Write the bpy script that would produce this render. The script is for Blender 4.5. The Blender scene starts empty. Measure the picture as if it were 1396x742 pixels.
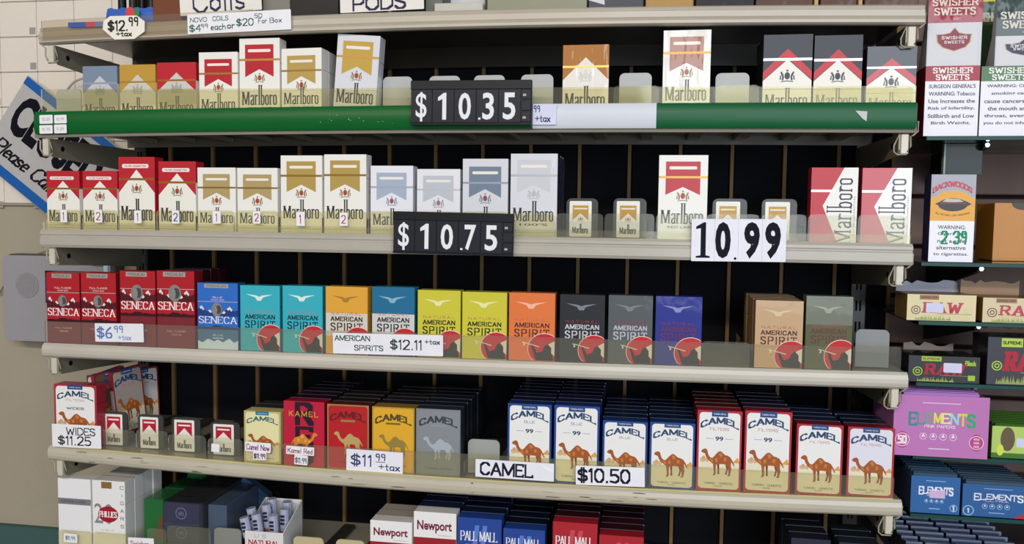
import bpy, math, random
import numpy as np
from mathutils import Matrix, Vector

# ------------------------------------------------------------------ camera, light, exposure
SC = bpy.context.scene
COL = SC.collection
PIXW, PIXH = 1396, 742
CAM = (0.8727, -1.0834, 0.4674)
YAW, PITCH, ROLL, FOC = -0.1591, -0.0636, 0.012, 1123.15
_cy, _sy = math.cos(YAW), math.sin(YAW)
FW = np.array([_sy*math.cos(PITCH), _cy*math.cos(PITCH), math.sin(PITCH)])
_rt = np.array([_cy, -_sy, 0.0]); _up = np.cross(_rt, FW)
RT = _rt*math.cos(ROLL)+_up*math.sin(ROLL); UP = -_rt*math.sin(ROLL)+_up*math.cos(ROLL)
cam = bpy.data.cameras.new('camera'); cam.sensor_width = 36.0; cam.sensor_fit = 'HORIZONTAL'
cam.lens = FOC/PIXW*36.0; cam.clip_start = 0.01
camo = bpy.data.objects.new('camera', cam); COL.objects.link(camo)
m = Matrix(((RT[0], UP[0], -FW[0], CAM[0]), (RT[1], UP[1], -FW[1], CAM[1]), (RT[2], UP[2], -FW[2], CAM[2]), (0, 0, 0, 1)))
camo.matrix_world = m
SC.camera = camo

SC.view_settings.view_transform = 'Standard'
SC.view_settings.look = 'None'
SC.view_settings.gamma = 1.0
SC.view_settings.use_curve_mapping = False
SC.view_settings.exposure = 0.1

w = bpy.data.worlds.new('store_surroundings'); SC.world = w; w.use_nodes = True
bg = w.node_tree.nodes['Background']; bg.inputs[0].default_value = (0.86, 0.90, 1.0, 1); bg.inputs[1].default_value = 0.20


def area(name, loc, target, sx, sy, power, color):
    l = bpy.data.lights.new(name, 'AREA'); l.shape = 'RECTANGLE'; l.size = sx; l.size_y = sy
    l.energy = power; l.color = color
    o = bpy.data.objects.new(name, l); COL.objects.link(o); o.location = loc
    o.rotation_euler = (Vector(target)-Vector(loc)).to_track_quat('-Z', 'Y').to_euler()
    return o


area('ceiling_lamp', (-0.2, -2.7, 1.7), (0.3, 0.0, 0.35), 2.4, 0.16, 30, (1.0, 0.87, 0.70))
area('ceiling_lamp', (1.5, -2.9, 1.8), (0.9, 0.0, 0.35), 1.8, 0.10, 18, (0.95, 0.97, 1.0))
area('shop_window', (1.9, -3.2, 0.75), (0.8, 0.0, 0.35), 2.2, 1.5, 52, (0.83, 0.90, 1.0))

# ------------------------------------------------------------------ pixel <-> world on a plane of constant depth


def at(px, py, Y=0.0):
    d = FW + RT*((px-698)/FOC) + UP*((371-py)/FOC)
    t = (Y-CAM[1])/d[1]
    return CAM[0]+d[0]*t, CAM[2]+d[2]*t


def curve_fit(pts, Y=0.0, deg=2):
    P = [at(x, y, Y) for x, y in pts]
    c = np.polyfit([p[0] for p in P], [p[1] for p in P], deg)
    return lambda X: float(np.polyval(c, X))


LIPB = {
    'top': curve_fit([(55, 61), (200, 53), (350, 46.6), (550, 40.5), (700, 37.6), (1050, 33.6), (1260, 33)]),
    'A': curve_fit([(48, 187), (350, 184.5), (525, 182.5), (700, 180), (875, 178.5), (1250, 182)]),
    'B': curve_fit([(57, 338), (250, 338.5), (535, 346), (720, 351), (1070, 358.5), (1243, 361)]),
    'C': curve_fit([(60, 487), (350, 499), (700, 514.5), (1040, 524), (1236, 531)]),
    'D': curve_fit([(68, 627), (350, 653), (700, 680), (1050, 697), (1228, 705)]),
}
LIPH = {'top': 0.024, 'A': 0.037, 'B': 0.0265, 'C': 0.021, 'D': 0.0215}
ZE = at(530, 710, 0.01)[1]-0.088
ENDS = {'top': (55, 1260), 'A': (48, 1250), 'B': (57, 1243), 'C': (60, 1236), 'D': (68, 1228)}
ENDY = {'top': (61, 33), 'A': (187, 182), 'B': (338, 361), 'C': (487, 531), 'D': (627, 705)}


def deck(row, X):
    if row == 'E':
        return ZE
    if row == 'A':
        return LIPB['A'](X)+0.020
    return LIPB[row](X)+LIPH[row]-0.001


# ------------------------------------------------------------------ materials
def lin(h):
    h = h.lstrip('#')
    v = [int(h[i:i+2], 16)/255 for i in (0, 2, 4)]
    return tuple((c/12.92 if c <= 0.04045 else ((c+0.055)/1.055)**2.4) for c in v)+(1,)


_M = {}


def M(hexc, kind='print'):
    key = (hexc, kind)
    if key in _M:
        return _M[key]
    mt = bpy.data.materials.new('%s_%s' % (kind, hexc)); mt.use_nodes = True
    nt = mt.node_tree; N = nt.nodes; L = nt.links
    b = N['Principled BSDF']; c = lin(hexc)
    b.inputs['Base Color'].default_value = c

    def noise(scale, detail=2.0, vec=None, rough=0.5):
        n = N.new('ShaderNodeTexNoise'); n.inputs['Scale'].default_value = scale
        n.inputs['Detail'].default_value = detail; n.inputs['Roughness'].default_value = rough
        tc = N.new('ShaderNodeTexCoord')
        if vec:
            mp = N.new('ShaderNodeMapping'); mp.inputs['Scale'].default_value = vec
            L.new(tc.outputs['Object'], mp.inputs['Vector']); L.new(mp.outputs['Vector'], n.inputs['Vector'])
        else:
            L.new(tc.outputs['Object'], n.inputs['Vector'])
        return n

    def bump(src, strength, dist, target='Normal'):
        bp = N.new('ShaderNodeBump'); bp.inputs['Strength'].default_value = strength
        bp.inputs['Distance'].default_value = dist
        L.new(src.outputs['Fac'], bp.inputs['Height']); L.new(bp.outputs['Normal'], b.inputs[target])

    def vary(n, amt, c=c):
        r = N.new('ShaderNodeMapRange'); r.inputs['To Min'].default_value = 1-amt; r.inputs['To Max'].default_value = 1+amt
        L.new(n.outputs['Fac'], r.inputs['Value'])
        mx = N.new('ShaderNodeVectorMath'); mx.operation = 'SCALE'; mx.inputs[0].default_value = c[:3]
        L.new(r.outputs['Result'], mx.inputs['Scale']); L.new(mx.outputs['Vector'], b.inputs['Base Color'])

    if kind in ('print', 'wrap', 'foil', 'foilwrap'):
        b.inputs['Roughness'].default_value = 0.5
        b.inputs['Coat Weight'].default_value = 0.30; b.inputs['Specular IOR Level'].default_value = 0.3
        b.inputs['Coat Roughness'].default_value = 0.06
        if kind in ('foil', 'foilwrap'):
            b.inputs['Metallic'].default_value = 0.55; b.inputs['Roughness'].default_value = 0.38
        if kind in ('wrap', 'foilwrap'):
            b.inputs['Coat Weight'].default_value = 0.8
            n = noise(42, 2, (1.5, 1.0, 0.45), 0.5); bump(n, 0.8, 0.0018, 'Coat Normal')
        else:
            n = noise(38, 2, (1.2, 1.0, 0.7)); bump(n, 0.35, 0.0012, 'Coat Normal')
    elif kind == 'card':
        b.inputs['Roughness'].default_value = 0.85; b.inputs['Specular IOR Level'].default_value = 0.25
        n = noise(60, 2); vary(n, 0.06)
    elif kind == 'ink':
        b.inputs['Roughness'].default_value = 0.8; b.inputs['Specular IOR Level'].default_value = 0.15
    elif kind == 'metal':
        b.inputs['Roughness'].default_value = 0.36; b.inputs['Coat Weight'].default_value = 0.25
        b.inputs['Coat Roughness'].default_value = 0.2
        n = noise(9, 6, (1, 3, 3), 0.7); vary(n, 0.16)
        n2 = noise(70, 3); bump(n2, 0.15, 0.0006)
    elif kind == 'wall':
        b.inputs['Roughness'].default_value = 0.8
        n = noise(3.5, 6, None, 0.7); vary(n, 0.16)
        n2 = noise(120, 4); bump(n2, 0.3, 0.001)
    elif kind == 'dark':
        b.inputs['Roughness'].default_value = 0.8; b.inputs['Specular IOR Level'].default_value = 0.15
        n = noise(5, 5, None, 0.7); vary(n, 0.5)
    elif kind == 'wood':
        b.inputs['Roughness'].default_value = 0.6
        n = noise(14, 6, (1, 1, 0.15), 0.7); vary(n, 0.35)
    elif kind == 'plastic':
        b.inputs['Roughness'].default_value = 0.35; b.inputs['Specular IOR Level'].default_value = 0.25
        n = noise(12, 4, None, 0.7); vary(n, 0.08)
    elif kind == 'shiny':
        b.inputs['Roughness'].default_value = 0.12; b.inputs['Metallic'].default_value = 0.9
    elif kind in ('clear', 'haze', 'glass', 'film'):
        # thin sheet: mostly see-through with a tint, a little milky scatter and a clear gloss
        out = N['Material Output']; N.remove(b)
        tr = N.new('ShaderNodeBsdfTransparent'); tr.inputs[0].default_value = c
        df = N.new('ShaderNodeBsdfDiffuse'); df.inputs[0].default_value = tuple(min(1, x*0.9) for x in c[:3])+(1,)
        gl = N.new('ShaderNodeBsdfGlossy'); gl.inputs['Roughness'].default_value = {'clear': 0.06, 'haze': 0.15, 'glass': 0.02, 'film': 0.05}[kind]
        m1 = N.new('ShaderNodeMixShader'); m1.inputs[0].default_value = {'clear': 0.05, 'haze': 0.38, 'glass': 0.02, 'film': 0.04}[kind]
        fr = N.new('ShaderNodeFresnel'); fr.inputs[0].default_value = 1.33
        m2 = N.new('ShaderNodeMixShader')
        L.new(tr.outputs[0], m1.inputs[1]); L.new(df.outputs[0], m1.inputs[2])
        L.new(m1.outputs[0], m2.inputs[1]); L.new(gl.outputs[0], m2.inputs[2])
        L.new(fr.outputs[0], m2.inputs[0]); L.new(m2.outputs[0], out.inputs['Surface'])
        if kind == 'film':
            n = noise(60, 3, (1, 1, 0.6), 0.6); bp = N.new('ShaderNodeBump')
            bp.inputs['Strength'].default_value = 0.8; bp.inputs['Distance'].default_value = 0.003
            L.new(n.outputs['Fac'], bp.inputs['Height']); L.new(bp.outputs['Normal'], gl.inputs['Normal']); L.new(bp.outputs['Normal'], fr.inputs['Normal'])
    _M[key] = mt
    return mt


# ------------------------------------------------------------------ mesh builder
class MB:
    def __init__(s):
        s.v = []; s.f = []; s.mi = []; s.mats = []

    def mat(s, m):
        if m not in s.mats:
            s.mats.append(m)
        return s.mats.index(m)

    def poly(s, pts, m):
        k = len(s.v); s.v += [tuple(p) for p in pts]; s.f.append(tuple(range(k, k+len(pts)))); s.mi.append(s.mat(m))

    def box(s, x0, y0, z0, x1, y1, z1, m, b=0.0):
        k = len(s.v); i = s.mat(m)
        if b <= 0:
            s.v += [(x, y, z) for z in (z0, z1) for (x, y) in ((x0, y0), (x1, y0), (x1, y1), (x0, y1))]
            F = [(0, 3, 2, 1), (4, 5, 6, 7), (0, 1, 5, 4), (1, 2, 6, 5), (2, 3, 7, 6), (3, 0, 4, 7)]
        else:
            ring = [(x0+b, y0), (x1-b, y0), (x1, y0+b), (x1, y1-b), (x1-b, y1), (x0+b, y1), (x0, y1-b), (x0, y0+b)]
            ins = [(x0+b, y0+b), (x1-b, y0+b), (x1-b, y0+b), (x1-b, y1-b), (x1-b, y1-b), (x0+b, y1-b), (x0+b, y1-b), (x0+b, y0+b)]
            s.v += [(x, y, z0) for x, y in ins]+[(x, y, z0+b) for x, y in ring]+[(x, y, z1-b) for x, y in ring]+[(x, y, z1) for x, y in ins]
            F = [tuple(reversed(range(8)))]
            for r in range(3):
                for j in range(8):
                    a = r*8+j; c = r*8+(j+1) % 8
                    F.append((a, c, c+8, a+8))
            F.append(tuple(range(24, 32)))
        for f in F:
            s.f.append(tuple(k+q for q in f)); s.mi.append(i)

    def prism(s, pts, y0, y1, m):
        """outline in x-z, extruded along y (front face at y0)"""
        k = len(s.v); n = len(pts); i = s.mat(m)
        s.v += [(p[0], y0, p[1]) for p in pts]+[(p[0], y1, p[1]) for p in pts]
        s.f.append(tuple(range(k, k+n))); s.mi.append(i)
        s.f.append(tuple(reversed(range(k+n, k+2*n)))); s.mi.append(i)
        for j in range(n):
            a = k+j; c = k+(j+1) % n
            s.f.append((a, a+n, c+n, c)); s.mi.append(i)

    def prismx(s, pts, x0, x1, m):
        """outline in y-z, extruded along x"""
        k = len(s.v); n = len(pts); i = s.mat(m)
        s.v += [(x0, p[0], p[1]) for p in pts]+[(x1, p[0], p[1]) for p in pts]
        s.f.append(tuple(reversed(range(k, k+n)))); s.mi.append(i)
        s.f.append(tuple(range(k+n, k+2*n))); s.mi.append(i)
        for j in range(n):
            a = k+j; c = k+(j+1) % n
            s.f.append((a, c, c+n, a+n)); s.mi.append(i)

    def sweep(s, xs, prof, m, caps=True):
        """profile(X)-> list of (y,z) swept along X"""
        k = len(s.v); i = s.mat(m); P = [prof(x) for x in xs]; n = len(P[0])
        for x, p in zip(xs, P):
            s.v += [(x, a, b) for a, b in p]
        for r in range(len(xs)-1):
            for j in range(n):
                a = k+r*n+j; c = k+r*n+(j+1) % n
                s.f.append((a, a+n, c+n, c)); s.mi.append(i)
        if caps:
            s.f.append(tuple(range(k, k+n))); s.mi.append(i)
            e = k+(len(xs)-1)*n
            s.f.append(tuple(reversed(range(e, e+n)))); s.mi.append(i)

    def tube(s, pts, r, m, n=8, r2=None):
        pts = [Vector(p) for p in pts]; k = len(s.v); i = s.mat(m)
        for q, p in enumerate(pts):
            t = (pts[min(q+1, len(pts)-1)]-pts[max(q-1, 0)]).normalized()
            a = t.cross(Vector((0.13, 0.3, 1))).normalized() if abs(t.z) < 0.95 else t.cross(Vector((1, 0.1, 0))).normalized()
            b2 = t.cross(a); rr = r if r2 is None else r+(r2-r)*q/(len(pts)-1)
            for j in range(n):
                an = 2*math.pi*j/n
                s.v.append(tuple(p+(a*math.cos(an)+b2*math.sin(an))*rr))
        for q in range(len(pts)-1):
            for j in range(n):
                a = k+q*n+j; c = k+q*n+(j+1) % n
                s.f.append((a, c, c+n, a+n)); s.mi.append(i)
        s.f.append(tuple(reversed(range(k, k+n)))); s.mi.append(i)
        e = k+(len(pts)-1)*n
        s.f.append(tuple(range(e, e+n))); s.mi.append(i)

    def build(s, name, parent=None, loc=None, smooth=False):
        me = bpy.data.meshes.new(name)
        me.from_pydata(s.v, [], s.f)
        for q in s.mats:
            me.materials.append(q)
        me.polygons.foreach_set('material_index', s.mi)
        if smooth:
            me.polygons.foreach_set('use_smooth', [True]*len(me.polygons))
        me.validate(); me.update()
        o = bpy.data.objects.new(name, me); COL.objects.link(o)
        if parent:
            o.parent = parent
        if loc:
            o.location = loc
        return o


def tag(o, label=None, cat=None, group=None, kind=None):
    for k, v in (('label', label), ('category', cat), ('group', group), ('kind', kind)):
        if v:
            o[k] = v
    return o


def empty(name, loc, rot=(0, 0, 0), label=None, cat=None, group=None, kind=None):
    o = bpy.data.objects.new(name, None); COL.objects.link(o); o.location = loc; o.rotation_euler = rot
    o.empty_display_size = 0.01
    return tag(o, label, cat, group, kind)


def copy_thing(root, loc, label, only=None, group=None):
    r = root.copy(); COL.objects.link(r); r.location = loc; r['label'] = label
    if group:
        r['group'] = group
    for ch in list(root.children):
        base = ch.name.split('.')[0]
        if only and base not in only:
            continue
        c = ch.copy(); COL.objects.link(c); c.parent = r
    return r


# ------------------------------------------------------------------ lettering
G = {
 'A': (.66, [[(0, 0), (.33, 1), (.66, 0)], [(.12, .34), (.54, .34)]]),
 'B': (.6, [[(0, 0), (0, 1)], [(0, 1), (.38, 1), (.54, .88), (.54, .66), (.4, .54), (0, .54)], [(.4, .54), (.6, .42), (.6, .14), (.42, 0), (0, 0)]]),
 'C': (.6, [[(.6, .8), (.45, 1), (.2, 1), (0, .78), (0, .22), (.2, 0), (.45, 0), (.6, .2)]]),
 'D': (.62, [[(0, 0), (0, 1)], [(0, 1), (.35, 1), (.62, .75), (.62, .25), (.35, 0), (0, 0)]]),
 'E': (.5, [[(0, 0), (0, 1)], [(0, 1), (.5, 1), (.5, .88)], [(0, .52), (.38, .52)], [(0, 0), (.5, 0), (.5, .12)]]),
 'F': (.5, [[(0, 0), (0, 1)], [(0, 1), (.5, 1)], [(0, .52), (.38, .52)]]),
 'G': (.64, [[(.6, .82), (.45, 1), (.2, 1), (0, .78), (0, .22), (.2, 0), (.5, 0), (.64, .15), (.64, .45), (.4, .45)]]),
 'H': (.62, [[(0, 0), (0, 1)], [(.62, 0), (.62, 1)], [(0, .5), (.62, .5)]]),
 'I': (.1, [[(.05, 0), (.05, 1)]]),
 'K': (.6, [[(0, 0), (0, 1)], [(.58, 1), (0, .42)], [(.18, .58), (.6, 0)]]),
 'L': (.5, [[(0, 0), (0, 1)], [(0, 0), (.5, 0), (.5, .12)]]),
 'M': (.78, [[(0, 0), (0, 1)], [(0, 1), (.39, .1)], [(.39, .1), (.78, 1)], [(.78, 1), (.78, 0)]]),
 'N': (.64, [[(0, 0), (0, 1)], [(0, 1), (.64, 0)], [(.64, 0), (.64, 1)]]),
 'O': (.66, [[(.2, 0), (0, .25), (0, .75), (.2, 1), (.46, 1), (.66, .75), (.66, .25), (.46, 0), (.2, 0)]]),
 'P': (.56, [[(0, 0), (0, 1)], [(0, 1), (.4, 1), (.56, .86), (.56, .6), (.4, .46), (0, .46)]]),
 'R': (.6, [[(0, 0), (0, 1)], [(0, 1), (.4, 1), (.56, .86), (.56, .62), (.4, .5), (0, .5)], [(.3, .5), (.6, 0)]]),
 'S': (.54, [[(.52, .82), (.38, 1), (.16, 1), (0, .84), (.02, .64), (.5, .4), (.54, .18), (.4, 0), (.14, 0), (0, .18)]]),
 'T': (.6, [[(0, .88), (0, 1), (.6, 1), (.6, .88)], [(.3, 0), (.3, 1)]]),
 'U': (.62, [[(0, 1), (0, .2), (.18, 0), (.44, 0), (.62, .2), (.62, 1)]]),
 'V': (.62, [[(0, 1), (.31, 0), (.62, 1)]]),
 'W': (.9, [[(0, 1), (.22, 0), (.45, .8), (.68, 0), (.9, 1)]]),
 'X': (.6, [[(0, 0), (.6, 1)], [(0, 1), (.6, 0)]]),
 'Y': (.6, [[(0, 1), (.3, .5), (.6, 1)], [(.3, .5), (.3, 0)]]),
 '0': (.52, [[(.16, 0), (0, .25), (0, .75), (.16, 1), (.36, 1), (.52, .75), (.52, .25), (.36, 0), (.16, 0)]]),
 '1': (.2, [[(0, .82), (.14, 1), (.14, 0)]]),
 '2': (.5, [[(0, .8), (.12, 1), (.38, 1), (.5, .8), (.44, .55), (0, 0), (.5, 0)]]),
 '3': (.5, [[(0, .84), (.14, 1), (.36, 1), (.48, .84), (.44, .6), (.2, .54)], [(.2, .54), (.46, .48), (.5, .2), (.36, 0), (.12, 0), (0, .16)]]),
 '4': (.52, [[(.38, 0), (.38, 1), (0, .35), (.52, .35)]]),
 '5': (.5, [[(.46, 1), (.04, 1), (.02, .55), (.3, .62), (.5, .42), (.48, .15), (.3, 0), (0, .08)]]),
 '6': (.5, [[(.42, 1), (.12, .7), (0, .3), (.12, 0), (.38, 0), (.5, .2), (.4, .45), (.1, .42)]]),
 '7': (.5, [[(0, 1), (.5, 1), (.18, 0)]]),
 '8': (.5, [[(.14, .54), (.02, .74), (.14, 1), (.36, 1), (.48, .74), (.36, .54), (.14, .54), (0, .26), (.12, 0), (.38, 0), (.5, .26), (.36, .54)]]),
 '9': (.5, [[(.46, .58), (.2, .5), (.04, .7), (.12, .98), (.36, 1), (.46, .8), (.46, .4), (.4, 0)]]),
 '$': (.54, [[(.52, .78), (.38, .9), (.16, .9), (0, .76), (.04, .6), (.5, .4), (.54, .22), (.4, .1), (.14, .1), (0, .22)], [(.2, -.06), (.2, 1.06)], [(.34, -.06), (.34, 1.06)]]),
 '.': (.14, [[(.06, 0), (.08, .04)]]), ',': (.14, [[(.1, .06), (.04, -.14)]]), '+': (.5, [[(.25, .2), (.25, .8)], [(0, .5), (.5, .5)]]),
 "'": (.12, [[(.06, 1), (.04, .8)]]), ':': (.14, [[(.06, .05), (.08, .1)], [(.06, .45), (.08, .5)]]), '-': (.3, [[(0, .45), (.3, .45)]]),
 '?': (.4, [[(0, .8), (.1, 1), (.34, 1), (.4, .75), (.2, .5), (.2, .3)], [(.19, 0), (.21, .04)]]),
 'a': (.42, [[(.4, .55), (.12, .6), (0, .35), (.06, .05), (.28, .04), (.4, .3)], [(.4, .6), (.42, 0)]]),
 'b': (.42, [[(0, 1), (0, 0)], [(0, .45), (.2, .6), (.4, .45), (.4, .12), (.2, 0), (0, .1)]]),
 'c': (.38, [[(.38, .5), (.2, .6), (0, .4), (0, .15), (.18, 0), (.38, .1)]]),
 'd': (.42, [[(.4, 1), (.4, 0)], [(.4, .45), (.2, .6), (0, .4), (.02, .1), (.2, 0), (.4, .15)]]),
 'e': (.4, [[(0, .3), (.38, .34), (.34, .56), (.14, .6), (0, .35), (.1, .02), (.38, .08)]]),
 'f': (.3, [[(.3, .92), (.14, .96), (.1, .7), (.1, 0)], [(0, .58), (.26, .58)]]),
 'g': (.42, [[(.4, .5), (.16, .6), (0, .4), (.04, .1), (.24, .04), (.4, .2)], [(.4, .6), (.38, -.2), (.1, -.3)]]),
 'h': (.4, [[(0, 1), (0, 0)], [(0, .4), (.2, .6), (.38, .5), (.4, 0)]]),
 'i': (.1, [[(.05, .58), (.05, 0)], [(.04, .8), (.06, .84)]]),
 'k': (.4, [[(0, 1), (0, 0)], [(.36, .58), (0, .25)], [(.12, .34), (.4, 0)]]),
 'l': (.1, [[(.05, 1), (.05, 0)]]),
 'm': (.62, [[(0, .6), (0, 0)], [(0, .45), (.16, .6), (.3, .5), (.3, 0)], [(.3, .45), (.46, .6), (.6, .5), (.62, 0)]]),
 'n': (.4, [[(0, .6), (0, 0)], [(0, .42), (.2, .6), (.38, .48), (.4, 0)]]),
 'o': (.42, [[(.2, 0), (0, .16), (0, .44), (.2, .6), (.4, .44), (.4, .16), (.2, 0)]]),
 'p': (.42, [[(0, .6), (0, -.35)], [(0, .45), (.2, .6), (.4, .45), (.4, .14), (.2, 0), (0, .1)]]),
 'r': (.3, [[(0, .6), (0, 0)], [(0, .4), (.14, .58), (.3, .56)]]),
 's': (.36, [[(.34, .5), (.18, .6), (.02, .48), (.06, .34), (.34, .22), (.34, .08), (.16, 0), (0, .08)]]),
 't': (.3, [[(.14, .9), (.14, .08), (.28, 0)], [(0, .58), (.3, .58)]]),
 'u': (.4, [[(0, .6), (.02, .1), (.18, 0), (.38, .15)], [(.4, .6), (.4, 0)]]),
 'w': (.56, [[(0, .6), (.14, 0), (.28, .5), (.42, 0), (.56, .6)]]),
 'x': (.38, [[(0, 0), (.38, .6)], [(0, .6), (.38, 0)]]),
 'y': (.4, [[(0, .6), (.2, .05)], [(.4, .6), (.1, -.3)]]),
 ' ': (.3, []),
}
LOGO = {
 'M': (.54, [[(.05, .02), (.05, .66)], [(.08, .66), (.25, .05)], [(.25, .05), (.40, .66)], [(.43, .02), (.43, .66)]]),
 'a': (.28, [[(.03, .42), (.08, .5), (.16, .5), (.2, .42), (.2, .02)], [(.2, .3), (.06, .22), (.03, .1), (.09, 0), (.2, .08)]]),
 'r': (.23, [[(.05, .02), (.05, .5)], [(.05, .4), (.12, .5), (.19, .46)]]),
 'l': (.15, [[(.06, .02), (.06, 1)]]),
 'b': (.29, [[(.05, .02), (.05, 1)], [(.05, .42), (.12, .5), (.19, .46), (.22, .25), (.19, .04), (.12, 0), (.05, .06)]]),
 'o': (.28, [[(.12, 0), (.04, .06), (.03, .44), (.12, .5), (.2, .44), (.2, .06), (.12, 0)]]),
}


def hull(pts):
    pts = sorted(set((round(a, 9), round(b, 9)) for a, b in pts))
    def half(P):
        h = []
        for p in P:
            while len(h) >= 2 and (h[-1][0]-h[-2][0])*(p[1]-h[-2][1])-(h[-1][1]-h[-2][1])*(p[0]-h[-2][0]) <= 0:
                h.pop()
            h.append(p)
        return h
    a = half(pts); b = half(pts[::-1])
    return a[:-1]+b[:-1]


def layout(text, glyphs=G, gap=.16):
    x = 0; out = []
    for ch in text:
        g = glyphs.get(ch) or glyphs.get(ch.upper()) or G[' ']
        out.append((ch, x, g)); x += g[0]+gap
    return out, max(x-gap, .01)


_BF = {}


def bfont(text, bold=0.0):
    """outline of a line of plain sans lettering, as triangles in cap-height units"""
    key = (text, bold)
    if key in _BF:
        return _BF[key]
    cu = bpy.data.curves.new('lettering', 'FONT'); cu.body = text; cu.size = 1.0; cu.offset = bold; cu.resolution_u = 3
    ob = bpy.data.objects.new('lettering', cu); COL.objects.link(ob)
    dg = bpy.context.evaluated_depsgraph_get(); me = ob.evaluated_get(dg).to_mesh()
    V = [(v.co.x, v.co.y) for v in me.vertices]; F = [tuple(p.vertices) for p in me.polygons]
    ob.evaluated_get(dg).to_mesh_clear(); bpy.data.objects.remove(ob); bpy.data.curves.remove(cu)
    x0 = min(v[0] for v in V); x1 = max(v[0] for v in V)
    y0 = min(v[1] for v in V); y1 = max(v[1] for v in V)
    V = [((v[0]-x0)/(x1-x0), (v[1]-y0)/(y1-y0)) for v in V]
    _BF[key] = (V, F)
    return _BF[key]


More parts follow.
